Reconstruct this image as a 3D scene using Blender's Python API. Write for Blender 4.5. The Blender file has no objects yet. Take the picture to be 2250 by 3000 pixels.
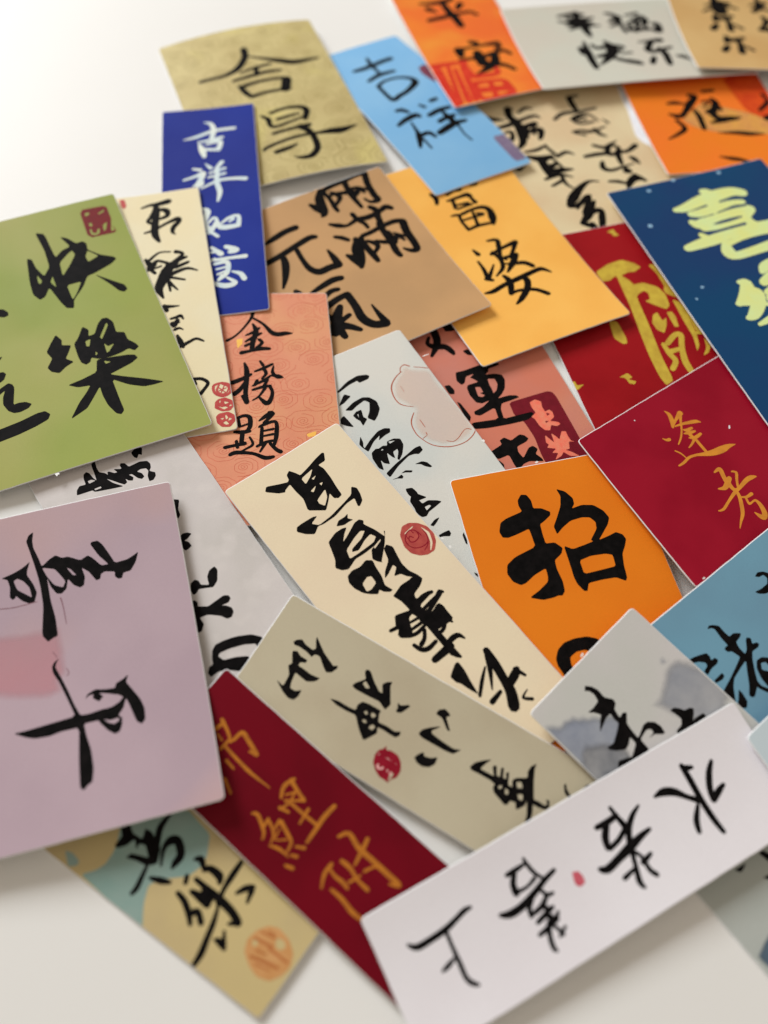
import bpy, math, random
from mathutils import Vector, Matrix
from mathutils.geometry import delaunay_2d_cdt
random.seed(7)
R = math.radians
MM = 0.001

# ---------------------------------------------------------------- camera
CAM_AXES = [[0.997564, 0.062291, 0.031397], [-0.069756, 0.890804, 0.449002], [-0.0, -0.450098, 0.892979]]
scene = bpy.context.scene
cam_data = bpy.data.cameras.new('camera')
cam = bpy.data.objects.new('camera', cam_data)
scene.collection.objects.link(cam)
scene.camera = cam
rx, ry, rz = [Vector(v) for v in CAM_AXES]
cam.matrix_world = Matrix(((rx.x, ry.x, rz.x, 0), (rx.y, ry.y, rz.y, 0), (rx.z, ry.z, rz.z, 0.220), (0, 0, 0, 1)))
cam_data.sensor_fit = 'VERTICAL'
cam_data.sensor_height = 36.0
cam_data.lens = 36.0 * 2150 / 3000
cam_data.clip_start = 0.005
cam_data.clip_end = 20
cam_data.dof.use_dof = True
cam_data.dof.focus_distance = 0.248
cam_data.dof.aperture_fstop = 4.0
cam_data.dof.aperture_blades = 0

# ---------------------------------------------------------------- light: a room with one window on the left
world = bpy.data.worlds.new('World')
scene.world = world
world.use_nodes = True
bg = world.node_tree.nodes['Background']
bg.inputs['Color'].default_value = (1.0, 0.88, 0.74, 1)
bg.inputs['Strength'].default_value = 0.42

def area(name, loc, target, sx, sy, power, color):
    l = bpy.data.lights.new(name, 'AREA')
    l.shape = 'RECTANGLE'; l.size = sx; l.size_y = sy
    l.energy = power; l.color = color
    o = bpy.data.objects.new(name, l)
    scene.collection.objects.link(o)
    o.location = loc
    o.rotation_euler = (Vector(target) - Vector(loc)).to_track_quat('-Z', 'Y').to_euler()
    return o
area('window_light', (-1.15, 1.35, 0.98), (0, 0.12, 0), 0.75, 0.7, 39, (0.94, 0.97, 1.0))

scene.view_settings.view_transform = 'Standard'
scene.view_settings.look = 'None'
scene.view_settings.exposure = 0.0
scene.view_settings.gamma = 1.0

# ---------------------------------------------------------------- materials
def lin(c):
    return tuple(((v / 255) / 12.92 if v / 255 <= 0.04045 else ((v / 255 + 0.055) / 1.055) ** 2.4) for v in c)

def new_mat(name):
    m = bpy.data.materials.new(name)
    m.use_nodes = True
    return m, m.node_tree, m.node_tree.nodes['Principled BSDF']

def node(nt, kind, **kw):
    n = nt.nodes.new(kind)
    for k, v in kw.items():
        if hasattr(n, k): setattr(n, k, v)
        else: n.inputs[k].default_value = v
    return n

def print_mat(name, rgb, rough=0.5, rgb2=None, scale=180.0, bump=0.0, spec=0.10):
    """flat printed ink: colour with a little mottling"""
    m, nt, b = new_mat(name)
    c = lin(rgb)
    c2 = lin(rgb2) if rgb2 else tuple(min(1, v * 1.22 + 0.002) for v in c)
    tc = node(nt, 'ShaderNodeTexCoord')
    nz = node(nt, 'ShaderNodeTexNoise'); nz.inputs['Scale'].default_value = scale
    nz.inputs['Detail'].default_value = 5; nz.inputs['Roughness'].default_value = 0.6
    nt.links.new(tc.outputs['Object'], nz.inputs['Vector'])
    cr = node(nt, 'ShaderNodeValToRGB')
    cr.color_ramp.elements[0].position = 0.35; cr.color_ramp.elements[1].position = 0.68
    cr.color_ramp.elements[0].color = (*c, 1); cr.color_ramp.elements[1].color = (*c2, 1)
    nt.links.new(nz.outputs['Fac'], cr.inputs['Fac'])
    nt.links.new(cr.outputs['Color'], b.inputs['Base Color'])
    b.inputs['Roughness'].default_value = rough
    b.inputs['Specular IOR Level'].default_value = spec
    return m

def wash_mat(name, rgb, rgb2, scale, strength=1.0):
    """watercolour print: colour thins out towards the rim of the wash and in its own blotches"""
    m = print_mat(name, rgb, 0.55, rgb2, scale)
    nt = m.node_tree; b = nt.nodes['Principled BSDF']
    at = node(nt, 'ShaderNodeAttribute'); at.attribute_name = 'rim'
    nz = node(nt, 'ShaderNodeTexNoise'); nz.inputs['Scale'].default_value = scale * 4; nz.inputs['Detail'].default_value = 6
    tc = node(nt, 'ShaderNodeTexCoord'); nt.links.new(tc.outputs['Object'], nz.inputs['Vector'])
    ad = node(nt, 'ShaderNodeMath'); ad.operation = 'MULTIPLY_ADD'; ad.inputs[1].default_value = 0.7; ad.inputs[2].default_value = -0.35
    nt.links.new(nz.outputs['Fac'], ad.inputs[0])
    mu = node(nt, 'ShaderNodeMath'); mu.operation = 'ADD'
    nt.links.new(at.outputs['Fac'], mu.inputs[0]); nt.links.new(ad.outputs[0], mu.inputs[1])
    mr = node(nt, 'ShaderNodeMapRange'); mr.interpolation_type = 'SMOOTHSTEP'
    mr.inputs['From Min'].default_value = -0.1; mr.inputs['From Max'].default_value = 1.1; mr.inputs['To Max'].default_value = strength
    nt.links.new(mu.outputs[0], mr.inputs['Value'])
    nt.links.new(mr.outputs['Result'], b.inputs['Alpha'])
    return m

INKS = {
 'ink': print_mat('black_ink', (13, 12, 12), 0.6, (24, 21, 21), 400, spec=0.03),
 'pearl': print_mat('pearl_ink', (205, 222, 228), 0.35, (232, 236, 222), 120),
 'pearldot': print_mat('pale_blue_ink', (150, 190, 220), 0.3),
 'plum': print_mat('plum_ink', (120, 60, 78), 0.5),
 'plumbox': print_mat('mauve_ink', (124, 108, 140), 0.5, (142, 128, 150), 600),
 'redprint': print_mat('red_print', (206, 44, 28), 0.5, (222, 66, 40), 300),
 'whiteprint': print_mat('white_print', (236, 236, 244), 0.5),
 'faintred': print_mat('faint_red_print', (205, 140, 130), 0.6, (190, 110, 108), 700),
 'faintred2': print_mat('tiny_red_print', (214, 110, 122), 0.6, (200, 80, 96), 900),
 'redpanel': print_mat('red_panel_print', (226, 84, 28), 0.5, (206, 62, 24), 260),
 'peachpanel': wash_mat('peach_panel_print', (226, 158, 96), (236, 176, 84), 130, 0.9),
 'lemon': print_mat('lemon_ink', (232, 238, 150), 0.4, (222, 244, 178), 60),
 'gold': print_mat('gold_ink', (214, 186, 70), 0.4, (192, 158, 60), 240),
 'darkred': print_mat('dark_red_seal', (122, 14, 16), 0.6, (108, 18, 20), 500),
 'sealred': print_mat('brick_red_seal', (196, 78, 72), 0.5, (178, 58, 56), 700),
 'yellowprint': print_mat('yellow_print', (250, 190, 90), 0.5),
 'sienna': print_mat('sienna_line', (176, 84, 56), 0.5),
 'fleshprint': wash_mat('blush_print', (240, 216, 202), (236, 214, 204), 60, 0.6),
 'maroon': print_mat('maroon_print', (126, 28, 42), 0.45, (112, 24, 36), 300),
 'coral': print_mat('coral_ink', (250, 122, 100), 0.45, (240, 150, 120), 500),
 'waxred': print_mat('wax_red_seal', (176, 72, 68), 0.5, (196, 92, 80), 500),
 'waxdark': print_mat('deep_red_seal', (148, 24, 44), 0.5, (132, 16, 34), 600),
 'ochre': print_mat('ochre_ink', (226, 150, 52), 0.45, (206, 132, 52), 300),
 'wash1': wash_mat('pale_ink_wash', (158, 162, 172), (186, 186, 188), 45, 0.9),
 'wash2': wash_mat('grey_ink_wash', (134, 142, 162), (170, 174, 182), 50, 1.0),
 'wash3': wash_mat('dark_ink_wash', (112, 116, 124), (160, 160, 162), 60, 1.0),
 'deepwash': wash_mat('slate_ink_wash', (70, 92, 112), (96, 112, 126), 60, 1.0),
 'rosepatch': wash_mat('rose_print', (212, 152, 160), (204, 156, 164), 40, 0.6),
 'greyline': print_mat('grey_line', (128, 92, 100), 0.5),
 'tealprint': print_mat('teal_print', (136, 164, 156), 0.5, (150, 170, 162), 60),
 'saffron': print_mat('saffron_seal', (204, 148, 92), 0.5, (212, 160, 106), 260),
 'saffrondark': print_mat('rust_line', (172, 104, 58), 0.5),
 'ochre_dark': print_mat('dull_ochre_ink', (196, 122, 42), 0.5, (172, 104, 40), 400),
 'pinkmark': print_mat('pink_seal_mark', (226, 172, 168), 0.5),
 'burr': print_mat('torn_white_paper', (238, 236, 232), 0.7),
 'brickline': print_mat('brick_line', (206, 96, 72), 0.5),
 'olivine': print_mat('olive_line', (158, 140, 84), 0.5),
}

def card_mat(name, rgb, rgb2, scale, rough, extra=None, lo=0.38, hi=0.66, spec=0.10):
    """printed card face: large soft tonal drift + fine paper grain"""
    m, nt, b = new_mat(name)
    tc = node(nt, 'ShaderNodeTexCoord')
    nz = node(nt, 'ShaderNodeTexNoise'); nz.inputs['Scale'].default_value = scale
    nz.inputs['Detail'].default_value = 3
    nt.links.new(tc.outputs['Object'], nz.inputs['Vector'])
    cr = node(nt, 'ShaderNodeValToRGB')
    cr.color_ramp.interpolation = 'EASE'
    cr.color_ramp.elements[0].position = lo; cr.color_ramp.elements[1].position = hi
    cr.color_ramp.elements[0].color = (*lin(rgb), 1); cr.color_ramp.elements[1].color = (*lin(rgb2), 1)
    nt.links.new(nz.outputs['Fac'], cr.inputs['Fac'])
    col = cr.outputs['Color']
    if extra:
        rgb3, sc3, p0, p1 = extra
        n3 = node(nt, 'ShaderNodeTexNoise'); n3.inputs['Scale'].default_value = sc3; n3.inputs['Detail'].default_value = 2
        mp = node(nt, 'ShaderNodeMapping'); mp.inputs['Location'].default_value = (3.1, 1.7, 0.4)
        nt.links.new(tc.outputs['Object'], mp.inputs['Vector']); nt.links.new(mp.outputs['Vector'], n3.inputs['Vector'])
        mr = node(nt, 'ShaderNodeMapRange'); mr.inputs['From Min'].default_value = p0; mr.inputs['From Max'].default_value = p1
        nt.links.new(n3.outputs['Fac'], mr.inputs['Value'])
        mx = node(nt, 'ShaderNodeMix'); mx.data_type = 'RGBA'
        nt.links.new(mr.outputs['Result'], mx.inputs[0]); nt.links.new(col, mx.inputs[6]); mx.inputs[7].default_value = (*lin(rgb3), 1)
        col = mx.outputs[2]
    # fine grain
    g = node(nt, 'ShaderNodeTexNoise'); g.inputs['Scale'].default_value = 2600; g.inputs['Detail'].default_value = 2
    nt.links.new(tc.outputs['Object'], g.inputs['Vector'])
    gr = node(nt, 'ShaderNodeMapRange'); gr.inputs['To Min'].default_value = 0.93; gr.inputs['To Max'].default_value = 1.07
    nt.links.new(g.outputs['Fac'], gr.inputs['Value'])
    mg = node(nt, 'ShaderNodeVectorMath'); mg.operation = 'SCALE'
    nt.links.new(col, mg.inputs[0]); nt.links.new(gr.outputs['Result'], mg.inputs['Scale'])
    nt.links.new(mg.outputs['Vector'], b.inputs['Base Color'])
    # scuffs in the gloss
    s = node(nt, 'ShaderNodeTexNoise'); s.inputs['Scale'].default_value = 60; s.inputs['Detail'].default_value = 6
    nt.links.new(tc.outputs['Object'], s.inputs['Vector'])
    sr = node(nt, 'ShaderNodeMapRange'); sr.inputs['To Min'].default_value = rough + 0.0; sr.inputs['To Max'].default_value = rough + 0.14
    nt.links.new(s.outputs['Fac'], sr.inputs['Value']); nt.links.new(sr.outputs['Result'], b.inputs['Roughness'])
    bm_ = node(nt, 'ShaderNodeBump'); bm_.inputs['Strength'].default_value = 0.10; bm_.inputs['Distance'].default_value = 0.00004
    nt.links.new(g.outputs['Fac'], bm_.inputs['Height']); nt.links.new(bm_.outputs['Normal'], b.inputs['Normal'])
    b.inputs['Specular IOR Level'].default_value = spec
    return m

EDGE, nt_, b_ = new_mat('white_card_stock')
tc_ = node(nt_, 'ShaderNodeTexCoord'); n_ = node(nt_, 'ShaderNodeTexNoise'); n_.inputs['Scale'].default_value = 900
nt_.links.new(tc_.outputs['Object'], n_.inputs['Vector'])
r_ = node(nt_, 'ShaderNodeMapRange'); r_.inputs['To Min'].default_value = 0.72; r_.inputs['To Max'].default_value = 0.92
nt_.links.new(n_.outputs['Fac'], r_.inputs['Value']); nt_.links.new(r_.outputs['Result'], b_.inputs['Base Color'])
b_.inputs['Roughness'].default_value = 0.6

# ---------------------------------------------------------------- the table
def link(o):
    scene.collection.objects.link(o); return o

m, nt, b = new_mat('white_table_lacquer')
tc = node(nt, 'ShaderNodeTexCoord')
nz = node(nt, 'ShaderNodeTexNoise'); nz.inputs['Scale'].default_value = 6; nz.inputs['Detail'].default_value = 6
nt.links.new(tc.outputs['Object'], nz.inputs['Vector'])
cr = node(nt, 'ShaderNodeValToRGB'); cr.color_ramp.elements[0].position = 0.3; cr.color_ramp.elements[1].position = 0.7
cr.color_ramp.elements[0].color = (0.83, 0.815, 0.78, 1); cr.color_ramp.elements[1].color = (0.86, 0.85, 0.82, 1)
nt.links.new(nz.outputs['Fac'], cr.inputs['Fac']); nt.links.new(cr.outputs['Color'], b.inputs['Base Color'])
b.inputs['Roughness'].default_value = 0.5
b.inputs['Specular IOR Level'].default_value = 0.15
fn = node(nt, 'ShaderNodeTexNoise'); fn.inputs['Scale'].default_value = 700; fn.inputs['Detail'].default_value = 3
nt.links.new(tc.outputs['Object'], fn.inputs['Vector'])
bp = node(nt, 'ShaderNodeBump'); bp.inputs['Strength'].default_value = 0.06; bp.inputs['Distance'].default_value = 0.0002
nt.links.new(fn.outputs['Fac'], bp.inputs['Height']); nt.links.new(bp.outputs['Normal'], b.inputs['Normal'])
TABLE_M = m

import bmesh
bm = bmesh.new()
bmesh.ops.create_cube(bm, size=1)
bmesh.ops.scale(bm, vec=(1.6, 1.3, 0.03), verts=bm.verts)
bmesh.ops.translate(bm, vec=(0.1, 0.25, -0.015), verts=bm.verts)
bmesh.ops.bevel(bm, geom=[e for e in bm.edges], offset=0.004, segments=3, affect='EDGES')
me = bpy.data.meshes.new('table_top'); bm.to_mesh(me); bm.free()
me.materials.append(TABLE_M)
tab = link(bpy.data.objects.new('table_top', me))
tab['kind'] = 'structure'

# ---------------------------------------------------------------- cards
TH = 0.5           # card thickness, mm

CARDS = [
 ('silk', [-65.467, 17.716, 0.31], [[0.48056, 0.87696, 0.0], [-0.87696, 0.48056, 0.0], [-0.0, -0.0, 1.0]],
  [(-22.91, -61.98), (-22.91, 66.02), (22.91, 61.98), (22.91, -66.02)], (0.2, -0.8), [
   ('patch', 'tealprint',
    'P -22.1,-2.9 -19.1,-5.6 -16.7,-6.7 -13.6,-6.6 -11.7,-6.1 -9.0,-4.7 -7.0,-3.5 -2.2,-8.2 1.1,-11.9 5.6,-16.8 4.8,-20.7 3.9,-25.7 -0.8,-28.4 -3.7,-28.6 -7.2,-27.2 -11.7,-21.5 -14.5,-19.7 -18.5,-21.5 -23.3,-25.1 -23.3,-19.9 -22.6,-10.9;P -19.9,4.6 -19.3,2.4 -19.8,-0.3 -20.9,-0.7 -22.5,1.1'),
   ('char', 'ink',
    'P -7.6,-4.1 -5.7,-5.7 -7.0,-7.9 -6.8,-11.0 -4.3,-9.9 -4.0,-11.9 -5.2,-15.0 -5.9,-16.7 -8.7,-18.0 -10.2,-17.6 -11.3,-15.9 -11.7,-13.1 -12.7,-10.2 -11.0,-10.8 -10.0,-13.7 -9.4,-15.4 -7.5,-12.7 -8.1,-11.1 -9.7,-11.4 -7.9,-9.3 -10.2,-8.5 -12.1,-6.9 -12.0,-5.7 -9.1,-5.9;2.0,-13.3,0.94 -1.8,-13.2,1.85 -4.6,-14.5,1.83 -9.1,-17.3,1.80;-11.1,-16.3,0.90 -13.7,-16.9,1.33 -16.8,-17.5,1.54 -18.3,-17.2,1.10;-9.1,-19.4,0.67 -5.5,-17.4,1.36 -3.1,-17.6,2.29 -2.0,-19.3,2.29 -4.2,-22.2,2.26 -6.8,-22.2,1.80 -8.1,-22.3,0.67;-12.9,-18.9,0.89 -11.9,-21.8,1.77 -10.9,-24.1,0.88'),
   ('char', 'ink',
    '-3.1,-26.1,0.90 -2.2,-27.4,1.81 -3.5,-29.5,1.34;-3.8,-29.8,1.34 -2.7,-30.9,1.79 -2.8,-34.2,2.23 -4.0,-35.1,1.33;2.9,-37.0,1.35 -1.1,-36.9,1.78 -4.5,-37.0,1.32 -8.2,-37.8,1.31;-7.4,-26.9,1.33 -8.8,-27.5,1.33;-6.7,-29.4,1.33 -6.9,-33.2,1.76 -7.1,-37.5,2.19 -7.7,-42.0,2.16 -8.8,-44.9,2.15;-8.8,-44.9,1.72 -10.3,-43.0,0.86;-9.6,-30.2,1.32 -9.4,-32.6,2.19 -9.7,-35.5,2.18;-11.8,-27.4,1.32 -12.3,-29.9,1.74 -13.9,-32.7,1.73 -15.6,-34.6,1.29;-13.5,-33.4,1.73 -12.4,-34.5,1.73 -13.9,-36.8,1.72;-7.6,-32.8,1.76 -8.1,-35.3,1.75 -9.7,-35.5,1.74;-8.7,-38.3,0.87 -12.2,-39.5,1.50 -15.8,-40.3,1.70 -19.3,-41.1,1.88 -22.4,-41.1,1.24;-3.6,-40.4,0.88 -1.4,-41.8,1.77 -0.1,-43.3,1.33;-0.9,-43.4,1.76 -3.8,-44.1,0.87;-15.0,-42.2,0.85 -14.7,-43.9,2.11 -15.3,-45.4,1.26;-12.3,-43.1,0.85 -14.8,-45.0,1.26'),
   ('seal', 'saffron',
    'P -5.1,-52.0 -4.1,-54.8 -4.8,-58.2 -6.7,-61.0 -9.6,-62.1 -12.4,-61.3 -14.9,-59.3 -15.8,-56.1 -14.9,-53.0 -13.1,-50.2 -10.5,-49.2 -7.6,-50.0;H -6.0,-55.7 -5.7,-57.4 -6.6,-58.6 -7.8,-58.0 -8.2,-56.8 -7.3,-55.6;H -10.2,-50.4 -9.0,-51.0 -9.9,-52.2 -11.1,-51.6'),
   ('seal', 'saffrondark',
    '-9.2,-50.7,0.64 -8.5,-55.6,0.63;-9.2,-55.1,0.63 -9.2,-60.9,0.62;-11.2,-52.6,0.46 -10.7,-55.2,0.46;-7.2,-51.2,0.47 -6.5,-55.0,0.47;-13.1,-52.1,0.63 -12.1,-56.2,0.79 -11.5,-59.7,0.62;-6.2,-52.9,0.47 -5.9,-54.6,0.47;-13.8,-54.1,0.54 -13.0,-57.9,0.33'),
  ]),
 ('inkwash', [143.231, -9.433, 0.31], [[-0.74532, -0.66671, -0.0], [0.66671, -0.74532, 0.0], [-0.0, -0.0, 1.0]],
  [(31.0, -50.0), (31.0, 50.0), (-31.0, 50.0), (-31.0, -50.0)], (0, 0), [
   ('mountain', 'deepwash',
    'P 29.6,-24.5 27.2,-24.8 25.2,-25.4 22.8,-25.8 19.9,-23.5 28.3,-17.0 29.7,-22.4'),
   ('char', 'ink',
    'P 9.8,-39.8 8.2,-39.5 6.5,-35.2 8.8,-33.4 9.2,-36.6;P 18.4,-41.2 15.5,-40.6 14.5,-40.3 16.5,-39.7 17.5,-39.8;P 13.7,-35.1 11.6,-34.6 10.3,-33.6 11.5,-32.6 12.7,-33.8'),
  ]),
 ('blossom', [79.209, 303.005, 0.31], [[-0.93974, -0.34189, -0.0], [0.34189, -0.93974, 0.0], [-0.0, -0.0, 1.0]],
  [(43.96, -55.16), (-43.96, -64.26), (-38.19, 57.39), (38.19, 62.03)], (0, 0), [
   ('wordmark', 'whiteprint',
    'P -33.1,-40.0 -34.6,-29.0 -32.7,-10.0 -30.7,9.8 -28.8,28.5 -31.3,17.7 -30.7,9.8 -26.6,4.0 -25.6,-1.1 -27.5,-8.8 -29.9,-19.0 -30.3,-24.9'),
   ('char', 'ink',
    '37.9,-30.7,1.50 35.1,-27.5,2.98 29.2,-25.3,0.75;25.3,-32.6,3.79 26.3,-27.0,3.75 24.7,-22.5,4.46 25.0,-16.1,4.41 26.5,-9.3,3.62 29.4,-6.0,2.16;25.1,-33.4,2.28 23.3,-32.1,1.52;21.1,-29.0,1.51 16.8,-31.3,1.90 13.9,-29.8,0.76;34.8,-20.9,2.21 28.3,-21.8,2.96 20.8,-24.0,2.24 14.7,-25.0,2.26 12.7,-22.8,0.75;32.3,-17.1,1.46 29.5,-17.2,2.20 29.6,-14.0,2.19 31.0,-12.0,2.90;22.8,-18.8,2.96 16.8,-19.7,3.72;23.2,-14.8,2.20 16.3,-15.5,3.69 16.4,-12.3,2.93 18.1,-9.5,2.19;21.6,-17.6,2.22 23.4,-11.6,1.82;18.2,-17.6,2.22 19.5,-13.1,1.83'),
   ('char', 'ink',
    '28.0,-2.6,1.43 22.5,-2.7,2.15 17.3,-4.6,1.44;17.6,-3.9,1.44 16.1,0.4,1.79 14.2,4.0,1.07;28.1,0.5,2.13 23.2,3.3,4.25 17.7,3.1,2.85;23.0,4.1,4.25 23.0,9.4,4.20 22.7,14.0,3.47;15.2,3.7,1.78 10.1,1.9,2.15 7.2,4.2,0.72;18.2,3.0,1.42 16.7,7.2,1.41 15.4,12.1,1.40;20.8,9.2,3.51 17.0,7.9,2.12;23.1,12.4,2.78 17.2,12.4,3.50 11.5,13.1,1.05;25.8,16.2,1.72 18.8,15.0,2.08 13.5,17.8,0.69;24.5,20.9,1.37 18.7,18.7,2.07;18.1,15.9,2.08 18.1,21.1,1.72 15.9,24.6,0.68;30.5,3.7,2.82 35.0,7.1,3.49'),
   ('char', 'ink',
    '-7.9,-33.8,2.33 -10.9,-33.9,1.17;-6.0,-33.4,3.10 -5.8,-27.5,3.06 -6.2,-23.1,2.28;6.4,-20.4,1.88 1.2,-23.3,2.27 -7.3,-22.9,1.90 -15.6,-23.4,1.53;-1.9,-18.4,3.01 -6.0,-19.9,3.02 -10.5,-19.6,1.51 -13.0,-14.8,1.13;-4.7,-16.9,1.50 -8.1,-16.9,1.50;-2.3,-16.6,2.25 -4.8,-14.4,1.49 -10.6,-14.6,1.50;1.6,-10.2,1.48 -2.8,-10.0,1.85 -5.6,-8.5,2.22 -10.3,-8.9,1.48 -14.9,-10.2,0.75;0.9,-9.3,1.47 -3.1,-6.7,1.47;-8.8,-9.3,2.23 -10.1,-5.7,2.21 -12.5,-3.5,0.74;-15.4,-15.1,0.75 -17.0,-12.2,1.50'),
   ('char', 'ink',
    '-3.8,0.7,1.81 -8.2,3.4,2.17 -10.9,2.4,2.18 -15.3,0.4,0.73;2.8,6.8,2.14 -2.8,6.7,2.51 -8.2,7.3,2.16;-10.1,3.0,2.90 -8.2,7.3,2.88 -11.4,8.8,2.15 -14.3,7.2,2.17;-11.4,2.6,1.45 -14.3,4.9,2.18 -12.1,9.8,2.87 -11.3,15.0,2.13;-12.0,7.4,2.16 -17.4,8.0,2.17 -22.6,5.4,2.92;-16.8,11.7,1.08 -18.1,13.6,2.86 -19.3,17.0,1.07'),
   ('char', 'ink',
    '-3.2,12.2,2.13 -2.1,15.7,2.82 -5.0,18.0,2.11 -10.9,17.2,1.41 -16.8,16.4,0.71;-10.9,17.2,2.12 -12.6,20.6,2.81 -10.6,20.1,2.11'),
   ('char', 'ink',
    '-1.0,24.4,1.38 -4.9,25.4,2.08 -8.2,27.7,1.38;-8.2,27.7,2.07 -13.5,24.6,3.49 -17.0,27.7,1.74;-12.1,26.5,2.08 -16.6,26.2,1.05;-13.8,24.0,3.49 -7.7,29.8,2.06'),
   ('char', 'ink',
    '3.4,23.3,0.69 7.8,22.2,1.73 13.4,25.2,3.42 18.8,30.3,4.72 22.2,34.5,2.00 17.4,34.3,2.68 12.5,30.5,2.03 10.3,30.4,0.68;19.4,36.6,1.33 11.6,30.8,2.03 16.7,40.1,3.97;10.3,34.0,1.35 16.0,41.0,3.97 21.0,45.2,1.96;17.0,40.7,3.30 10.2,39.7,2.66 11.5,44.9,3.29 13.7,49.9,2.60;17.1,46.9,3.26 16.1,50.6,2.59;21.0,45.2,1.96 17.4,47.6,3.26'),
  ]),
 ('scarlet', [91.915, 195.313, 0.59], [[-0.94191, -0.33587, 0.0001], [0.33586, -0.9419, -0.00504], [0.00179, -0.00471, 0.99999]],
  [(33.0, -55.79), (-33.0, -56.21), (-33.0, 55.79), (33.0, 56.21)], (0, 0.3), [
   ('splash', 'gold',
    'P -11.3,-52.5 -14.6,-53.5 -14.8,-50.9 -15.6,-49.5 -13.2,-49.5 -12.7,-51.5;P 14.9,18.0 11.1,17.0 10.0,19.3 11.9,19.8 9.3,21.4 10.6,22.5 12.3,21.6 12.8,19.0;P 33.8,15.5 31.8,15.5 31.7,17.5 28.9,17.7 32.6,19.6 33.4,17.5'),
   ('char', 'gold',
    'P 2.5,-32.7 -4.2,-35.6 -10.6,-36.4 -14.8,-33.5 -16.7,-30.7 -13.2,-29.0 -10.6,-29.4 -7.0,-28.5 -9.1,-25.2 -9.8,-22.7 -13.9,-22.8 -18.7,-19.3 -20.2,-15.0 -19.2,-9.2 -17.1,-7.6 -14.2,-10.0 -10.5,-13.6 -13.0,-14.1 -13.6,-17.3 -12.4,-18.7 -9.7,-17.7 -8.2,-16.4 -6.9,-2.2 -5.0,12.8 -4.5,24.5 -0.8,26.0 -0.0,21.4 -0.4,11.6 -1.9,-0.8 -3.6,-12.1 -4.1,-19.1 -5.0,-29.1 -1.4,-27.1 1.7,-27.3'),
   ('char', 'gold',
    'P 7.6,-8.0 4.6,-6.7 4.5,1.7 5.2,4.1 6.9,4.1 9.2,0.5'),
   ('char', 'gold',
    'P -20.1,-31.0 -23.2,-30.8 -24.5,-21.8 -23.9,-14.1 -27.9,-10.3 -24.1,-11.8 -20.6,-14.9 -20.4,-17.2 -21.5,-18.6 -21.6,-25.4;P -10.7,-6.5 -12.8,-7.1 -12.9,-2.7 -15.2,-3.8 -13.4,0.0 -11.0,3.1 -8.9,1.0 -8.5,-2.8;P -16.4,-6.2 -18.6,-6.1 -19.0,-3.3 -17.9,1.7 -16.3,1.3 -16.3,-2.4'),
   ('char', 'gold',
    'P -21.5,-11.9 -24.0,-9.6 -23.8,-2.1 -23.2,6.2 -21.6,12.0 -19.4,14.5 -21.1,7.7 -21.0,-0.1;-10.0,8.0,2.23 -14.5,5.0,2.26 -16.8,5.6,2.26 -14.5,11.2,2.22 -12.8,17.3,2.63 -12.9,22.3,2.60;-8.2,8.0,1.78 -8.5,12.7,2.21 -9.3,16.4,2.19 -6.5,19.6,2.17;-9.4,11.9,2.21 -14.3,11.6,1.78;-22.8,6.1,1.36 -27.0,6.7,1.82;P -25.0,8.8 -25.9,13.1 -23.5,16.1 -20.8,16.9 -23.8,13.6;P -24.0,-9.6 -26.0,-4.8 -26.5,5.0 -23.6,6.3'),
  ]),
 ('rose', [35.375, 154.095, 0.692], [[-0.90468, -0.42593, -0.01193], [0.42596, -0.90474, 0.0], [-0.01079, -0.00508, 0.99993]],
  [(-32.0, -56.0), (-32.0, 56.0), (32.0, 56.0), (32.0, -56.0)], (0.2, 0), [
   ('seal', 'maroon',
    'P -8.2,-0.7 -16.5,-0.5 -23.6,-0.3 -25.2,0.7 -25.7,2.9 -25.4,14.7 -25.0,27.0 -25.4,37.4 -17.7,36.7 -9.3,33.5 -9.1,23.7 -10.2,16.0 -9.7,8.9 -7.6,4.8'),
   ('char', 'ink',
    'P 0.4,-41.7 -4.9,-41.9 -4.2,-38.4 -2.0,-38.2 0.3,-39.0;4.3,-41.6,3.11 4.8,-36.5,3.08 6.5,-33.4,2.61 9.7,-30.0,1.29;7.3,-38.5,1.32 8.9,-35.9,1.75 6.9,-33.6,2.61 3.3,-32.2,2.62 1.7,-29.0,2.17 1.7,-28.0,1.30;P -2.1,-28.1 -4.4,-28.3 -5.0,-24.9 -3.2,-25.6 -2.5,-26.9'),
   ('char', 'ink',
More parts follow.
